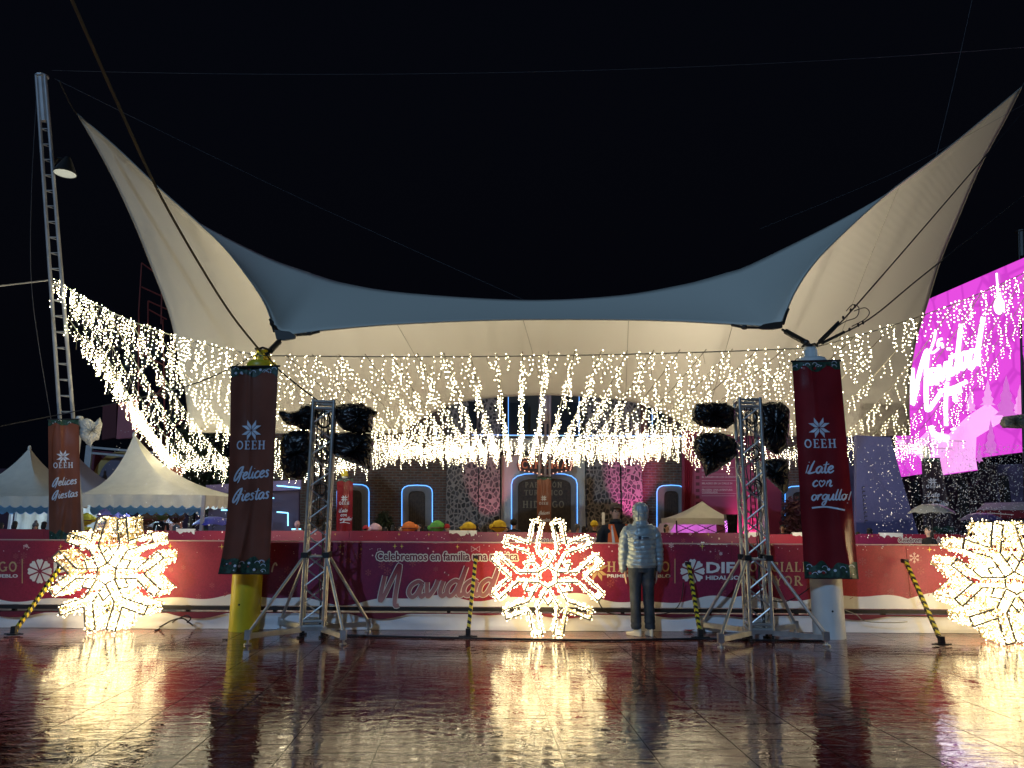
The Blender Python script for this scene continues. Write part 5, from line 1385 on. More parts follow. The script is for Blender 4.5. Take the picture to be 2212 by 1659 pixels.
for (a, b_) in (((300,670),(306,568)),((348,700),(350,600)),((306,568),(350,600)),((320,650),(360,668)),((320,668),(360,690)),((320,650),(320,700)),((306,620),(350,640)),((300,670),(298,940)),((352,690),(356,940)),((298,760),(356,790)),((298,830),(356,860)),((300,900),(356,830)),((298,900),(390,960)),((340,960),(395,905)),((290,960),(356,900))):
    mb.tube([PF(*a), PF(*b_)], .035, 5)
mb.tube([PF(298,940), (PF(298,940).x, 36, 0)], .05, 5); mb.tube([PF(356,940), (PF(356,940).x, 36, 0)], .05, 5)
mb.build('frame', mat('dark_red_steel', (.20,.03,.02), .6), sc2)

# ---------------------------------------------------------------- plants
def leafcloud(mb, c, r, n, size, rnd, fn=None):
    for i in range(n):
        while True:
            d = Vector((rnd.uniform(-1,1), rnd.uniform(-1,1), rnd.uniform(-1,1)))
            if .25 < d.length < 1: break
        if noise.noise(d*2.3+Vector(c)*.7) < -.12: continue
        p = Vector((c[0]+d.x*r[0], c[1]+d.y*r[1], c[2]+d.z*r[2])); s_ = size*rnd.uniform(.6,1.4)
        a = Vector((rnd.gauss(0,1), rnd.gauss(0,1), rnd.gauss(0,1))).normalized(); b_ = a.orthogonal().normalized(); 
        mb.add([p-a*s_, p+b_*s_*.45, p+a*s_, p-b_*s_*.45], [(0,1,2,3)])
def tree(label, px, pyt, Y, r, h, m, n, name='tree'):
    t = P(px, pyt, Y); root = thing(name, label, 'tree' if name == 'tree' else 'bush', (t.x, Y, 0)); rnd = random.Random(int(px))
    mb = MB(); mb.tube([(t.x,Y,0),(t.x+.05,Y,t.z*.3),(t.x-.05,Y,t.z*.6)], [.16,.13,.08], 8)
    for k in range(7):
        a = k*2.4; z0 = t.z*(.25+.05*k); mb.tube([(t.x,Y,z0),(t.x+r*.4*math.cos(a),Y+r*.4*math.sin(a),z0+h*.2),(t.x+r*.8*math.cos(a),Y+r*.7*math.sin(a),z0+h*.4)], [.06,.04,.015], 5)
    mb.build('trunk', M['bark'], root)
    mb = MB()
    for k in range(9):
        a = k*2.4; rr = r*.55*math.sqrt(k/9)
        leafcloud(mb, (t.x+rr*math.cos(a), Y+rr*math.sin(a), t.z-h*(.25+.55*((k*37) % 9)/9)), (r*.55, r*.55, h*.3), n//9, .09, rnd)
    mb.build('crown', m, root); return root
tree('dark leafy tree behind the left light strings and tent', 430, 905, 31, 1.6, 3.6, M['foliage'], 5200)
tree('dark bush with reddish leaves behind the large tent peak', 330, 940, 32, 1.3, 3.0, M['foliage_red'], 3200)
tree('dark tree right of the left banner beneath the lights', 520, 1000, 30, 1.6, 3.0, M['foliage'], 4200)
tree('magenta lit bush at the right end of the brick building', 1712, 1075, 27, .55, 1.8, mat('foliage_lit_magenta', (.12,.05,.06), .6, var=.3, vscale=9), 2600, 'bush')  # magenta light on the bush is mixed into its leaf colour
tree('small dark shrub against the brick wall between two arched doors', 832, 1105, 29.5, .45, 1.2, M['foliage'], 1200, 'bush')
# blue kiosk front left with cyan lights
kq = thing('kiosk', 'dim purple kiosk with cyan light lines right of the left felices fiestas banner', 'kiosk', (X(520,27), 27, 0))
plate('front', [(450,1050),(645,1040),(645,1180),(450,1180)], 27, .2, mat('kiosk_wall', (.06,.045,.09), .7), kq)
plate('fascia', [(445,1048),(650,1036),(650,1058),(445,1066)], 26.85, .12, mat('kiosk_fascia', (.16,.12,.26), .5), kq)
mb = MB()
for (a, b_) in (((598,1049),(648,1054)),((478,1102),(500,1102)),((598,1106),(622,1108)),((622,1108),(622,1136)),((630,1143),(650,1143)),((556,1076),(592,1076))): mb.tube([P(*a, 26.7), P(*b_, 26.7)], .022, 5)
mb.build('light_line', glow('cyan_light_line', (.15,.6,1.0), 2.2), kq)
# right background
wb = thing('fabric_windbreak', 'tall sloping blue violet fabric panel right of the white pole', 'panel', (X(1930,20), 20, 0))
plate('sheet', [(1850,940),(1924,945),(1955,1060),(1988,1166),(1988,1210),(1850,1210)], 20.5, .15, mat('blue_violet_fabric', (.085,.09,.22), .6, bump=(2,.3), var=.1, vscale=1.5), wb)
mb = MB()
for k in range(9):
    y = 1052+k*9
    ribbon(mb, lambda x, y2, o: P(x, -y2, 20.48-o), [(1862+k*.8, -y), (1868+k*.8, -y)], 2.4); ribbon(mb, lambda x, y2, o: P(x, -y2, 20.48-o), [(1862+k*.8, -y), (1862+k*.8, -y-6)], 1.6)
mb.build('dark_symbol_print', mat('dark_symbol', (.03,.03,.06), .6), wb)
o_ = slabthing('dark_hoarding', 'large dark hoarding behind the right part of the rink', 'hoarding', [(1700,935),(1990,940),(1990,1010),(2260,1000),(2260,1200),(1700,1200)], 36, .3, mat('dark_hoarding', (.12,.08,.14), .7, var=.5, vscale=1.5))
st = thing('market_stall', 'grey roofed stall with a red fascia behind the right snowflake', 'stall', (X(2180,22), 22, 0))
mb = MB(); a = P(2112,1090,22); mb.add([P(2110,1102,22), P(2128,1086,22.5), P(2230,1084,22.5), P(2230,1102,22)], [(0,1,2,3)])
mb.build('roof', mat('stall_roof', (.22,.24,.24), .5), st); plate('fascia', [(2112,1102),(2230,1102),(2230,1120),(2112,1120)], 22.05, .06, mat('stall_red', (.20,.02,.03), .5), st)
plate('front', [(2116,1120),(2230,1120),(2230,1200),(2116,1200)], 22.4, .1, mat('stall_front', (.12,.09,.12), .6), st)
mb = MB(); plain(mb, lambda x, y, o: P(x, -y, 22.04-o), 'ARTESANÍAS', 2133, -1115, 9, .2) if False else ribbon(mb, lambda x, y, o: P(x, -y, 22.04-o), [(2133,-1108),(2190,-1112)], 1.5)
mb.build('trim_line', M['cream_print'], st)
def umbrella(label, px, py, Y, rad, h, m, group=None):
    t = P(px, py, Y); root = thing('umbrella', label, 'umbrella', (t.x, Y, t.z-1.0), group); mb = MB(); N = 32; K = 6; vs_ = []; fs_ = []
    for j in range(K+1):
        s_ = j/K
        for i in range(N):
            a = 2*PI*i/N; sc_ = 1-.10*abs(math.sin(4*a))*s_
            vs_.append(Vector((t.x+rad*s_*sc_*math.cos(a), Y+rad*s_*sc_*math.sin(a), t.z-h*s_**2.0-.04*abs(math.sin(4*a))*s_*-1)))
    for j in range(K):
        for i in range(N):
            p = j*N+i; q = j*N+(i+1) % N; fs_.append((p, q, q+N, p+N))
    mb.add(vs_, fs_); mb.build('canopy', m, root, smooth=True)
    mb = MB(); mb.tube([(t.x,Y,t.z+.05),(t.x,Y,t.z-.75)], .009, 6)
    for k in range(8):
        a = k*PI/4; mb.tube([(t.x,Y,t.z-.32),(t.x+rad*.55*math.cos(a),Y+rad*.55*math.sin(a),t.z-h*.3)], .004, 4)
    mb.build('shaft', M['dark_metal'], root); return root
umbrella('wet grey umbrella held by a dark haired woman at the right', 2010, 1089, 15.5, .46, .2, mat('grey_umbrella', (.25,.26,.26), .35))
umbrella('dark violet umbrella behind the right snowflake', 2118, 1108, 16.5, .45, .18, mat('violet_umbrella', (.05,.04,.16), .35))
umbrella('bright blue umbrella behind the yellow pole', 462, 1116, 22, .62, .25, mat('blue_umbrella', (.02,.03,.42), .35))
umbrella('second blue umbrella beside the first behind the left banner', 492, 1120, 23, .5, .2, mat('blue_umbrella_2', (.05,.08,.36), .35))

# ================================================================ FLOOR CABLES & LITTER
def floorcable(label, pts, r=.011, m=None):
    v = []
    for q in pts:
        z = q[2] if len(q) > 2 else 0
        p = G(q[0], q[1], .012) if z == 0 else P(q[0], q[1], z)
        v.append(tuple(p))
    mb = MB(); mb.tube([Vector(p) for p in catmull(v, 8)], r, 6); tag(mb.build('floor_cable', m or M['wire'], smooth=True), label, 'cable')
floorcable('long black cable lying along the floor between the truss towers', [(745,1372),(900,1376),(1100,1380),(1300,1383),(1500,1380),(1640,1383),(1780,1384)], .013)
floorcable('black cable looping over the floor right of the left snowflake', [(322,1352),(340,1356),(372,1340,10.30),(395,1336,10.30),(410,1346,10.30),(425,1354),(470,1356),(505,1348)], .010)
floorcable('second black cable curling right of the left snowflake', [(335,1362),(360,1352),(382,1338,10.30),(402,1330,10.30),(412,1336,10.30),(404,1345,10.30)], .010)
floorcable('thin black cable drooping from middle snowflake to the barrier rail', [(1293,1300,10.2),(1305,1318,10.3),(1330,1327,10.4),(1400,1329,10.4),(1448,1322,10.4),(1470,1300,10.4),(1477,1258,10.4)], .008)
floorcable('thin grey cable on the barrier right of the white pole', [(1826,1318,10.35),(1850,1328,10.35),(1870,1342,10.35),(1930,1345,10.30),(1960,1343,10.30)], .007, M['string_wire'])
floorcable('black cable hanging between the white pole and right tower base', [(1760,1262,10.1),(1720,1290,10.2),(1690,1300,10.3),(1660,1296,10.3)], .008)
mb = MB(); g = G(1716, 1362); g = G(1712,1381); 
c = G(1485, 1364, .012)
mb.add([c+Vector(v) for v in ((-.09,0,0),(-.03,.03,.02),(.05,.02,.0),(.1,-.02,.03),(.02,-.03,.01),(-.05,-.03,.02))], [(0,1,2,3,4,5)]); o_ = mb.build('red_scrap', mat('red_scrap', (.4,.02,.01), .5)); tag(o_, 'small red scrap lying by the barrier right of the person', 'scrap')
mb = MB(); c = G(486,1381,.01); mb.box(c, (.06,.02,.012), .3); tag(mb.build('dark_scrap', M['black']), 'small dark scrap on wet floor left of the yellow pole', 'scrap')
# foam snow drifting in the air
mb = MB(); rnd = random.Random(77)
def fleck(px, py, Y, s_):
    c = P(px, py, Y); a = Vector((rnd.gauss(0,1), rnd.gauss(0,.5), rnd.gauss(0,1))).normalized()*s_; b_ = a.orthogonal().normalized()*s_*.35; d_ = a.cross(b_).normalized()*s_*.35
    mb.add([c-a, c+b_, c+a, c-b_, c+d_, c-d_], [(0,1,4),(1,2,4),(2,3,4),(3,0,4),(1,0,5),(2,1,5),(3,2,5),(0,3,5)])
for i in range(2600):
    px = rnd.triangular(1850, 2260, 2120); py = rnd.uniform(960, 1165); fleck(px, py, rnd.uniform(11.5, 24), rnd.uniform(.010,.022))
for i in range(500):
    fleck(rnd.triangular(220, 560, 380), rnd.uniform(930, 1150), rnd.uniform(14, 22), rnd.uniform(.008,.018))
stuff(tag(mb.build('foam_snow', mat('foam_snow', (.85,.85,.88), .6)), 'foam snow drifting in the air', 'foam snow'))
# ================================================================ PEOPLE
def body_mesh(name, arm_l=None, arm_r=None, face=True):
    """standing adult 1.70 m facing -Y (towards the camera); continuous skinned surface"""
    V = []; E = []; Rd = []
    def add(p, r, par=None):
        V.append(p); Rd.append(r); 
        if par is not None: E.append((par, len(V)-1))
        return len(V)-1
    pel = add((0,0,.95), (.15,.11)); sp = add((0,0,1.10), (.135,.10), pel); ch = add((0,.0,1.28), (.165,.115), sp); up = add((0,0,1.40), (.12,.09), ch)
    nk = add((0,0,1.47), (.055,.055), up); n2 = add((0,-.008,1.52), (.053,.055), nk)
    hd = add((0,-.01,1.58), (.07,.085), n2); h2 = add((0,-.01,1.66), (.072,.088), hd); add((0,-.005,1.72), (.045,.055), h2)
    for s_ in (-1, 1):
        pts = (arm_l if s_ < 0 else arm_r) or [(.20,0,1.40),(.245,.01,1.12),(.26,-.03,.88),(.262,-.04,.82)]
        a = add((s_*.12,0,1.40), (.06,.06), up); p = a
        for (x, y, z), r in zip(pts, (.058,.044,.028,.030)): p = add((s_*x, y, z), (r, r), p)
        hx, hy, hz = pts[-1]; hx2 = add((s_*hx, hy-.005, hz-.045), (.034,.020), p)
        for k, (dy, L) in enumerate(((-.030,.070),(-.011,.080),(.009,.075),(.027,.058))):
            f1 = add((s_*(hx-.002), hy+dy, hz-.085), (.0095,.0095), hx2); f2 = add((s_*(hx-.010), hy+dy-.004, hz-.085-L*.45), (.0088,.0088), f1); add((s_*(hx-.022), hy+dy-.008, hz-.085-L*.85), (.0075,.0075), f2)
        t1 = add((s_*(hx-.012), hy-.042, hz-.035), (.011,.011), p); add((s_*(hx-.022), hy-.058, hz-.075), (.0095,.0095), t1)
        hp = add((s_*.095,0,.88), (.095,.10), pel); kn = add((s_*.105,-.01,.48), (.058,.06), hp); an = add((s_*.11,.02,.09), (.04,.042), kn)
        ft = add((s_*.115,-.06,.04), (.038,.032), an); add((s_*.12,-.14,.03), (.034,.022), ft)
    me = bpy.data.meshes.new(name); me.from_pydata(V, E, []); o = bpy.data.objects.new(name, me); COL.objects.link(o)
    sk = o.modifiers.new('skin', 'SKIN'); sk.use_smooth_shade = True; sk.branch_smoothing = .6
    lay = me.skin_vertices[0].data
    for i, r in enumerate(Rd): lay[i].radius = r; lay[i].use_root = (i == 0)
    o.modifiers.new('sub', 'SUBSURF').levels = 1
    bpy.context.view_layer.update()
    m2 = bpy.data.meshes.new_from_object(o.evaluated_get(bpy.context.evaluated_depsgraph_get())); bpy.data.objects.remove(o); bpy.data.meshes.remove(me)
    # shape the face
    for v in m2.vertices:
        c = v.co
        if c.z > 1.53:
            fx_, fy_, fz_ = c.x, c.y, c.z
            if fy_ < -.05:
                c.y -= .020*math.exp(-(fx_/.014)**2-((fz_-1.615)/.022)**2)          # nose
                c.y += .010*math.exp(-((abs(fx_)-.032)/.014)**2-((fz_-1.645)/.012)**2)   # eye sockets
                c.y -= .006*math.exp(-(fx_/.03)**2-((fz_-1.585)/.010)**2)
                c.y -= .008*math.exp(-(fx_/.03)**2-((fz_-1.55)/.014)**2)
            c.x *= 1+.05*math.exp(-((abs(fx_)-.075)/.01)**2)
    m2.name = name; m2.materials.clear()
    return m2
BODY = body_mesh('person_body')
def paint(me, coat, legs, hands_skin=True):
    me.materials.append(M['skin']); me.materials.append(coat); me.materials.append(legs)
    for p in me.polygons:
        c = p.center; p.material_index = 0 if (c.z > 1.475 or (abs(c.x) > .2 and c.z < .84)) else (1 if c.z > .92 else 2)
        p.use_smooth = True
def person(label, x, y, z0, rot, coat, legs, hair, hat=None, scale=1.0, group=None, hair_long=False, me=None, extras=None):
    m_ = BODY.copy(); m_.name = 'person'; paint(m_, coat, legs)
    o = bpy.data.objects.new('person', m_); COL.objects.link(o)
    o.location = (x, y, z0); o.rotation_euler = (0,0,rot); o.scale = (scale,)*3
    tag(o, label, 'person', group)
    def ch(mb, nm, mt, smooth=True):
        c = mb.build(nm, mt, None, smooth=smooth); c.parent = o; return c
    # face details
    mb = MB()
    for s_ in (-1,1):
        mb.ell((s_*.032,-.083,1.642), (.012,.008,.006), 8, 6)
        mb.tube([(s_*.018,-.097,1.662),(s_*.034,-.098,1.667),(s_*.05,-.090,1.660)], .0035, 5)
    ch(mb, 'eyes', M['hair'])
    mb = MB(); mb.tube([(-.022,-.094,1.586),(0,-.100,1.582),(.022,-.094,1.586)], .0045, 6); ch(mb, 'mouth', mat_lip)
    mb = MB()
    for s_ in (-1,1): mb.ell((s_*.082,-.0,1.625), (.012,.02,.032), 8, 8)
    ch(mb, 'ears', M['skin'])
    mb = MB()
    def hf(d): return 1.0+.04*noise.noise(d*6)
    if hair is not None:
        cz = 1.66
        mb.ell((0,.026,1.672), (.088,.092,.080), 20, 12, hf)
        if hair_long: mb.ell((0,.05,1.56), (.095,.065,.15), 16, 10, hf)
        ch(mb, 'hair', hair)
    if hat: 
        kind, hm = hat; mb = MB()
        if kind == 'beanie':
            mb.ell((0,.01,1.69), (.104,.112,.105), 20, 12, hf); mb.tube([(.104*math.cos(a*.3), .01+.112*math.sin(a*.3), 1.672) for a in range(22)], .018, 6)
            ch(mb, 'hat', hm); 
        elif kind == 'pompom':
            mb.ell((0,.01,1.69), (.104,.112,.105), 20, 12, hf); mb.ell((0,.02,1.82), (.05,.05,.05), 10, 8, hf); ch(mb, 'hat', hm)
        elif kind == 'big':
            mb.ell((0,.01,1.72), (.27,.25,.22), 24, 14, lambda d: 1+.10*noise.noise(d*2.2+Vector((x, 0, 0)))); mb.ell((.20 if x % 1 > .5 else -.20,-.02,1.66+.1*(x % .7)), (.17,.15,.12), 14, 8, hf); mb.ell((0,0,1.86), (.12,.12,.09), 12, 8, hf); ch(mb, 'hat', hm)
            mb = MB(); mb.tube([(.275*math.cos(a*.3), .01+.255*math.sin(a*.3), 1.68) for a in range(22)], .016, 6); ch(mb, 'hat_band', M['maroon'])
        elif kind == 'cap':
            mb.ell((0,.015,1.715), (.096,.104,.072), 20, 12); mb.add([(-.075,-.07,1.708),(-.05,-.155,1.700),(.05,-.155,1.700),(.075,-.07,1.708),(0,-.09,1.728)], [(0,1,4),(1,2,4),(2,3,4),(0,4,3)]); ch(mb, 'hat', hm)
        elif kind == 'helmet':
            mb.ell((0,.01,1.69), (.125,.135,.125), 20, 12); mb.tube([(.13*math.cos(a*.3), .0+.16*math.sin(a*.3), 1.66) for a in range(22)], .012, 6); ch(mb, 'hat', hm)
        elif kind == 'hood':
            mb.ell((0,.025,1.66), (.115,.12,.145), 20, 12, hf); ch(mb, 'hood', hm)
    if extras: extras(o, ch)
    return o
mat_lip = mat('lips', (.30,.12,.10), .5)
def cm(name, c, r=.75): return mat(name, c, r, bump=(25,.3))
C_black = cm('black_cloth', (.012,.012,.015)); C_navy = cm('navy_cloth', (.015,.02,.05)); C_white = cm('white_cloth', (.62,.66,.70)); C_jean = cm('dark_jeans', (.04,.055,.09))
C_green = cm('green_knit', (.12,.38,.06)); C_orange = cm('orange_knit', (.75,.18,.03)); C_yellow = cm('yellow_knit', (.80,.55,.03)); C_red = cm('red_knit', (.5,.02,.03)); C_pink = cm('pink_fluff', (.70,.42,.45)); C_lilac = cm('lilac_plush', (.35,.28,.75)); C_brown = cm('brown_cloth', (.10,.045,.02)); C_olive = cm('olive_cloth', (.20,.24,.05)); C_grey = cm('grey_cloth', (.15,.15,.16))
def P_at(px, pyhead, Y, scale=1.0):
    """place so the top of the head is at pyhead"""
    t = P(px, pyhead, Y); return t.x, Y, t.z-1.78*scale
# crowd behind the rink and in the tents
EX = random.Random(12)
crowd_more = []
for k_, px_ in enumerate((540,560,680,700,850,905,990,1030,1095,1230,1262,1300,1405,1655,1690,1903)):
    crowd_more.append((px_, 1133+EX.uniform(-3,8), 21+EX.uniform(-1.5,2), EX.choice((PI,.4,-.4,PI-.5)), EX.choice((0,1,2,3)), k_))
crowd = [
 # px, py head top, Y, rot, coat, hat(kind, mat), long hair, label
 (4,1130,21,PI,C_brown,None,'person with black hair in a brown coat at the far left edge under the tent'),
 (34,1127,20.6,PI,C_white,None,'person in a white padded jacket seen from behind under the left tent'),
 (78,1127,20.4,.6,C_black,('pompom',C_grey),'person in black with grey pompom hat under the left tent'),
 (97,1128,22,PI,C_black,None,'dark dressed person behind the tent leg next to the left orange banner'),
 (187,1112,22.5,PI,C_yellow,('big',C_yellow),'person with a bulky yellow hat right of the left orange banner'),
 (232,1100,22,PI,C_lilac,('big',C_lilac),'person with a bulky lilac plush hat above the left snowflake'),
 (262,1108,23,PI-.3,C_pink,('big',C_lilac),'person with a lilac plush hat and pink coat above the left snowflake'),
 (318,1110,22,PI,C_brown,('big',C_brown),'person with a big brown fur hat right of the left snowflake top'),
 (352,1098,22.5,PI,C_black,('big',C_olive),'person in a black vest with an olive green plush hat under the large tent'),
 (384,1106,22.5,PI-.8,C_grey,('big',C_brown),'person with a tan furry hat at the right end of the large tent'),
 (333,1106,23,PI,C_white,('beanie',C_green),'person in white with a bright green knitted hat under the large tent'),
 (643,1128,24,PI,C_pink,('hood',C_pink),'person in a pale pink hood between the left banner and the truss tower'),
 (790,1137,20.5,PI,C_red,('beanie',C_red),'person with a red knitted hat left of the first arched door'),
 (811,1134,21,.4,C_black,('big',C_pink),'person with a pale pink fluffy hat below the brick wall'),
 (833,1140,21,PI,C_red,None,'person in dark red near the shrub behind the far barrier'),
 (884,1130,21,PI,C_orange,('big',C_orange),'person with a shaggy orange hat in front of the second arched door'),
 (866,1138,22,.2,C_black,None,'dark haired person left of the shaggy orange hat'),
 (921,1136,21,PI,C_black,None,'dark haired person right of the shaggy orange hat'),
 (945,1128,20.5,PI,C_green,('big',C_green),'person with a round bright green hat behind the far barrier'),
 (966,1134,20.5,.5,C_red,('beanie',C_red),'person with red knitted hat beside the bright green hat'),
 (1013,1131,20.5,PI,C_yellow,('big',C_yellow),'person with a floppy yellow hat at the stone pillar'),
 (1078,1127,20.5,PI,C_yellow,('big',C_yellow),'person with a round orange yellow hat with dark band left of the middle snowflake'),
 (1048,1136,21.5,PI,C_black,None,'dark haired person between the two yellow hats'),
 (1110,1123,21,PI,C_navy,('helmet',C_black),'person in a wide dark hat at the left edge of the main door'),
 (1247,1134,21.5,.3,C_grey,('hood',C_grey),'person with a grey hood right of the middle snowflake'),
 (1284,1127,20.5,.5,C_black,('helmet',C_yellow),'person with a yellow helmet left of the man in the orange vest'),
 (1440,1134,20.5,.5,C_pink,None,'person in pink with dark hair right of the hooded person'),
 (1503,1150,19.5,PI,C_black,None,'dark haired head low in front of the magenta lit tent'),
 (1878,1142,19.5,PI-.6,C_black,None,'dark haired person left of the blue violet panel foot'),
 (1852,1150,20,PI,C_navy,None,'person in navy just right of the white pole banner'),
 (2004,1138,15.6,-1.4,C_black,None,'dark haired woman in black under the grey umbrella'),
]
for i, (px, py, Y, rot, coat, hat, lb) in enumerate(crowd):
    x, y, z = P_at(px, py-3, Y); z = max(-.35, min(z, 0.0)) 
    t = P(px, py-3, Y); top = 1.77 if not hat else {'beanie':1.80,'pompom':1.86,'big':1.93,'cap':1.78,'helmet':1.81,'hood':1.80}[hat[0]]
    sc_ = t.z/top
    person(lb, x, Y, 0, rot-.0, coat, C_jean, M['hair'], hat, sc_, None, hat is None or i == 2)
for (px, py, Y, rot, ci, k_) in crowd_more:
    t = P(px, py, Y); person('dark haired onlooker standing behind the far barrier', t.x, Y, 0, rot, (C_black,C_navy,C_brown,C_grey)[ci], C_jean, M['hair'], None, t.z/1.77, 'onlookers behind the far barrier', k_ % 3 != 0)
# big plush ears / brim shapes on some hats stay generic

# ---- man in the orange vest
C_vest = mat('orange_vest', (.95,.16,.02), .6); C_refl = mat('silver_reflective', (.62,.64,.66), .3, .2)
def vest(o, ch):
    mb = MB()
    def tor(u, v):
        a = 2*PI*u; z = .95+.50*v
        k = 1+.05*math.sin(v*9)+.03*noise.noise(Vector((u*8, v*5, 1)))
        rx = (.235-.02*v)*k if v < .8 else .225-.35*(v-.8)
        ry = .165*k if v < .8 else .165-.12*(v-.8)
        return Vector((rx*math.cos(a), ry*math.sin(a), z))
    mb.grid(tor, 40, 16); ch(mb, 'black_jacket', C_black)
    mb = MB()
    for s_ in (-1,1):
        mb.tube([(s_*.17,.02,1.385),(s_*.25,.02,1.29),(s_*.285,.03,1.12),(s_*.295,.0,.92),(s_*.29,-.03,.86)], [.068,.068,.060,.054,.05], 14)
    ch(mb, 'black_sleeves', C_black)
    mb = MB()
    def vs2(u, v):
        a = 2*PI*u; z = .90+.50*v; rx = .252-.045*v; ry = .182-.02*v
        return Vector((rx*math.cos(a), ry*math.sin(a), z))
    # front with V neck: two shells
    def half(s_):
        def f(u, v):
            x0 = .008+.10*max(0, v-.45)/.55*0.9; x = x0+(.215-.05*v-x0)*u; z = .88+.56*v
            return Vector((s_*x, -(.195-.07*u*u-.035*v), z))
        return f
    mb.grid(half(1), 10, 14); mb.grid(half(-1), 10, 14, True)
    def bk(u, v): x = (.215-.05*v)*(2*u-1); return Vector((x, .185-.07*(2*u-1)**2-.03*v, .88+.56*v))
    mb.grid(bk, 16, 14); ch(mb, 'safety_vest', C_vest)
    mb = MB()
    for s_ in (-1,1):
        h = half(s_)
        mb.grid(lambda u, v: h(.42+.24*u, .30+.66*v)+Vector((0,-.004,0)), 3, 10); mb.grid(lambda u, v: h(.0+u, .14+.10*v)+Vector((0,-.005,0)), 10, 3)
    ch(mb, 'reflective_band', C_refl)
    mb = MB()
    for s_ in (-1,1):
        mb.tube([(s_*(.032+.02*math.cos(a*.52)), -.102, 1.642+.015*math.sin(a*.52)) for a in range(13)], .0022, 5)
        mb.tube([(s_*.052,-.10,1.645),(s_*.08,-.0,1.64)], .002, 4)
    mb.tube([(-.012,-.106,1.646),(.012,-.106,1.646)], .0022, 4); ch(mb, 'glasses', M['dark_metal'])
    mb = MB(); mb.tube([(.075*math.cos(a*.42), .075*math.sin(a*.42)-.01, 1.475) for a in range(16)], .035, 8); mb.ell((0,-.02,1.50), (.07,.075,.035), 14, 6); ch(mb, 'scarf', C_black)
    mb = MB(); mb.ell((0,-.072,1.572), (.036,.026,.02), 10, 6); ch(mb, 'beard', mat('stubble', (.10,.06,.045), .8)) if False else None
tv = P(1342, 1086, 12.3)
person('man in orange reflective vest and brown cap facing the hooded person', P(1330,1110,12.3).x, 12.3, tv.z-1.785, .25, C_black, C_jean, M['hair'], ('cap', cm('brown_cap', (.10,.06,.04))), 1.0, None, extras=vest)

# ---- hooded person in the silver jacket, seen from behind
HY = 10.12; HX = P(1386, 1250, HY).x
C_silver = mat('silver_puffer', (.36,.43,.45), .30, .25, bump=(14,.55)); C_silver2 = mat('silver_hood', (.36,.43,.45), .30, .25, bump=(16,.5))
def denim():
    m = mat('washed_denim', (.045,.056,.068), .8, var=.55, vscale=5, bump=(9,.6)); return m
C_den = denim(); C_shoe = mat('cream_sneaker', (.68,.64,.50), .5)
body = BODY.copy(); paint(body, C_silver, C_den)
hp = bpy.data.objects.new('person', body); COL.objects.link(hp)
hp.location = (HX, HY, .0); hp.rotation_euler = (0,0,PI+.05); hs = P(1378, 1084, HY).z/1.768; hp.scale = (.80,.90,hs); print('hero scale', hs)
tag(hp, 'person in a hooded silver puffer jacket and jeans standing with back turned at the barrier', 'person')
def chh(mb, nm, mt, par=None, smooth=True):
    c = mb.build(nm, mt, None, smooth=smooth); c.parent = par or hp; return c
def ribs(z, per, amp): return 1+amp*(abs(math.sin(PI*z/per))**.6)
mb = MB()
def jk(u, v):
    a = 2*PI*u; z = .885+.60*v
    base = [(0,.232,.150),(.06,.248,.165),(.35,.242,.165),(.65,.258,.175),(.82,.255,.165),(.92,.20,.13),(1.0,.085,.085)]
    for i in range(len(base)-1):
        if base[i][0] <= v <= base[i+1][0]:
            t = (v-base[i][0])/(base[i+1][0]-base[i][0]); rx = base[i][1]+(base[i+1][1]-base[i][1])*t; ry = base[i][2]+(base[i+1][2]-base[i][2])*t; break
    zz = z-.885+.010*math.sin(a*2+z*5)+.012*noise.noise(Vector((math.cos(a)*2, math.sin(a)*2, z*4)))
    k = 1+.06*(abs(math.sin(PI*zz/.060))**.4)+.07*noise.noise(Vector((math.cos(a)*3, math.sin(a)*3, z*6)))+.035*noise.noise(Vector((math.cos(a)*11, math.sin(a)*11, z*26)))
    if v < .05: k *= .97
    return Vector((rx*k*math.cos(a), ry*k*math.sin(a), z))
mb.grid(jk, 56, 110); jacket = chh(mb, 'puffer_jacket', C_silver)
mb = MB()
def sleeve(path, rads, per):
    pts = catmull(path, 12); n = len(pts); rr = catmull([(r, 0) for r in rads], 12)
    L = 0; out = []
    for i, p in enumerate(pts):
        if i: L += (Vector(p)-Vector(pts[i-1])).length
        out.append(rr[min(i, len(rr)-1)][0]*(.92+.20*abs(math.sin(PI*L/per))**.6+.04*noise.noise(Vector(p)*14)))
    return pts, out
for s_ in (-1,1):
    pts, rr = sleeve([(s_*.13,0,1.385),(s_*.235,0,1.33),(s_*.288,.0,1.16),(s_*.305,-.02,.99),(s_*.30,-.045,.865),(s_*.296,-.05,.845)], [.085,.092,.080,.070,.055,.048], .062)
    mb.tube([Vector(p) for p in pts], rr, 20)
chh(mb, 'sleeves', C_silver)
mb = MB()
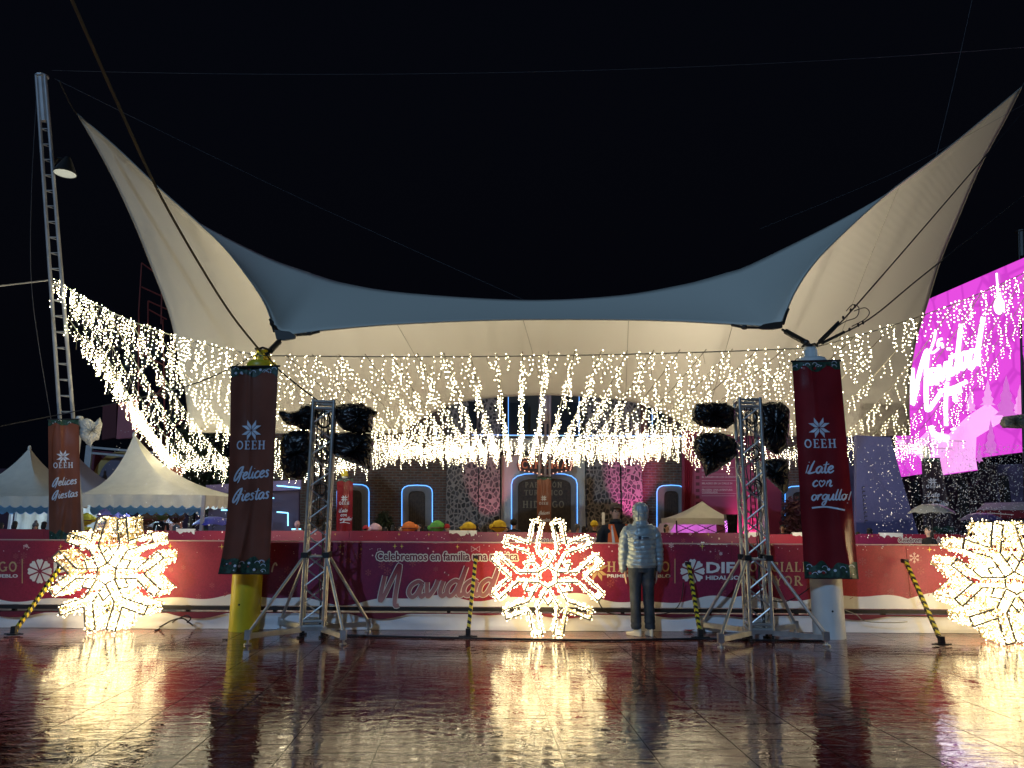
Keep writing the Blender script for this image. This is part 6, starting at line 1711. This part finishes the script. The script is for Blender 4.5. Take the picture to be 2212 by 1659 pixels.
def hd_(u, v):
    a = 2*PI*u; prof = [(0,.150,.135),(.10,.118,.112),(.22,.098,.105),(.40,.116,.130),(.62,.124,.142),(.80,.112,.128),(.92,.078,.09),(1.0,.008,.01)]
    for i in range(len(prof)-1):
        if prof[i][0] <= v <= prof[i+1][0]:
            t = (v-prof[i][0])/(prof[i+1][0]-prof[i][0]); t = t*t*(3-2*t); rx = prof[i][1]+(prof[i+1][1]-prof[i][1])*t; ry = prof[i][2]+(prof[i+1][2]-prof[i][2])*t; break
    x = math.cos(a); y = math.sin(a)
    seam = 1-.09*math.exp(-((abs(x)-.42)/.06)**2)*(1 if y > 0 else .3)
    hs_ = 1-.08*math.exp(-((v-.50)/.025)**2)*(1 if abs(x) < .45 and y > 0 else .2)
    k = seam*hs_*(1+.05*noise.noise(Vector((x*3, y*3, v*7)))+.02*noise.noise(Vector((x*11, y*11, v*20))))
    return Vector((1.13*rx*k*x, .03+ry*k*y, 1.435+.335*v))
mb.grid(hd_, 60, 48)
chh(mb, 'hood', C_silver2)
mb = MB()
for s_ in (-1,1):
    # jeans leg
    path = [(s_*.085,.0,.95),(s_*.10,.0,.84),(s_*.108,-.005,.65),(s_*.110,-.01,.48),(s_*.112,.01,.28),(s_*.115,.02,.13),(s_*.115,.02,.095)]
    pts = catmull(path, 14); rr = [q[0] for q in catmull([(r, 0) for r in (.135,.125,.10,.085,.083,.082,.08)], 14)]
    out = []
    for p, r in zip(pts, rr):
        out.append(r*(1+.10*noise.noise(Vector((p[2]*17, s_*3, 0)))+(.06*abs(math.sin(p[2]*60)) if p[2] < .24 or .40 < p[2] < .55 else .0)))
    b0 = len(mb.v); mb.tube([Vector(p) for p in pts], out, 24)
def hips(u, v):
    a = 2*PI*u; return Vector(((.205-.01*v)*math.cos(a), (.135)*math.sin(a), .83+.12*v))
mb.grid(hips, 36, 6)
jeans = chh(mb, 'jeans', C_den)
mb = MB()
for s_ in (-1,1):
    mb.add([(s_*.115-.055,.155,.80),(s_*.115+.055,.155,.80),(s_*.115+.05,.157,.70),(s_*.115,.157,.675),(s_*.115-.05,.157,.70)], [(0,1,2,3,4)])
pk = None
for s_, ry in ((-1,.0),(1,-.35)):
    mb = MB(); Rm = Matrix.Rotation(ry*s_ if s_ > 0 else .08, 3, 'Z'); o_ = Vector((s_*.115, .0, 0))
    if s_ > 0: Rm = Matrix.Rotation(.7, 3, 'Z')
    def sh(u, v):
        # sole outline length .29, back at +y
        a = 2*PI*u; L = .15; w_ = .052*(1-.18*math.sin(a)); y = -.045+L*math.sin(a)*(1 if True else 1); x = w_*math.cos(a)
        toe = max(0, -(y+.02))/.17
        hgt = (.105-.06*min(1, toe*1.1))
        if v < .28: k = 1.03; z = .004+.03*(v/.28)
        else: t = (v-.28)/.72; k = 1.0-.55*t**1.8; z = .034+(hgt-.034)*t
        p = Rm @ Vector((x*k, (y-.0)*k+ (.03 if v > .28 else 0)*((v-.28)/.72), 0)); return Vector((p.x, p.y+.02, z))+o_
    mb.grid(sh, 28, 10); n_ = 29*10; mb.f.append(tuple(range(n_+28, n_, -1))); mb.m.append(0)
    chh(mb, 'sneaker', C_shoe)
# dark emblem and lettering on the back
mb = MB()
def back(x, z, off):
    rx, ry = .258, .172; c = max(-1, min(1, x/rx)); return Vector((x, ry*math.sqrt(max(0, 1-c*c))*1.0+.012+off, z))
q = []
for k in range(20):
    r_ = .038 if k % 2 == 0 else .018; a = 2*PI*k/20; q.append((.055+r_*math.cos(a), 1.285+r_*math.sin(a)))
mb.slab(lambda x, y, o: back(x, y, o), q, .004)
for z, w_, hh in ((1.288,.105,.012),(1.272,.105,.006)):
    ribbon(mb, lambda x, y, o: back(x, y, o), [(.015-w_*k/8, z) for k in range(9)], hh, .004)
em = chh(mb, 'back_print', mat('navy_print', (.015,.02,.05), .5), jacket, False)
# woman's plush and yellow cane omitted; white post behind crowd
mb = MB(); t = P(1303, 1107, 19.8); mb.box((t.x, 19.8, t.z/2), (.07,.07,t.z)); tag(mb.build('white_post', M['white_fabric']), 'short white upright post beside the yellow helmet', 'post')
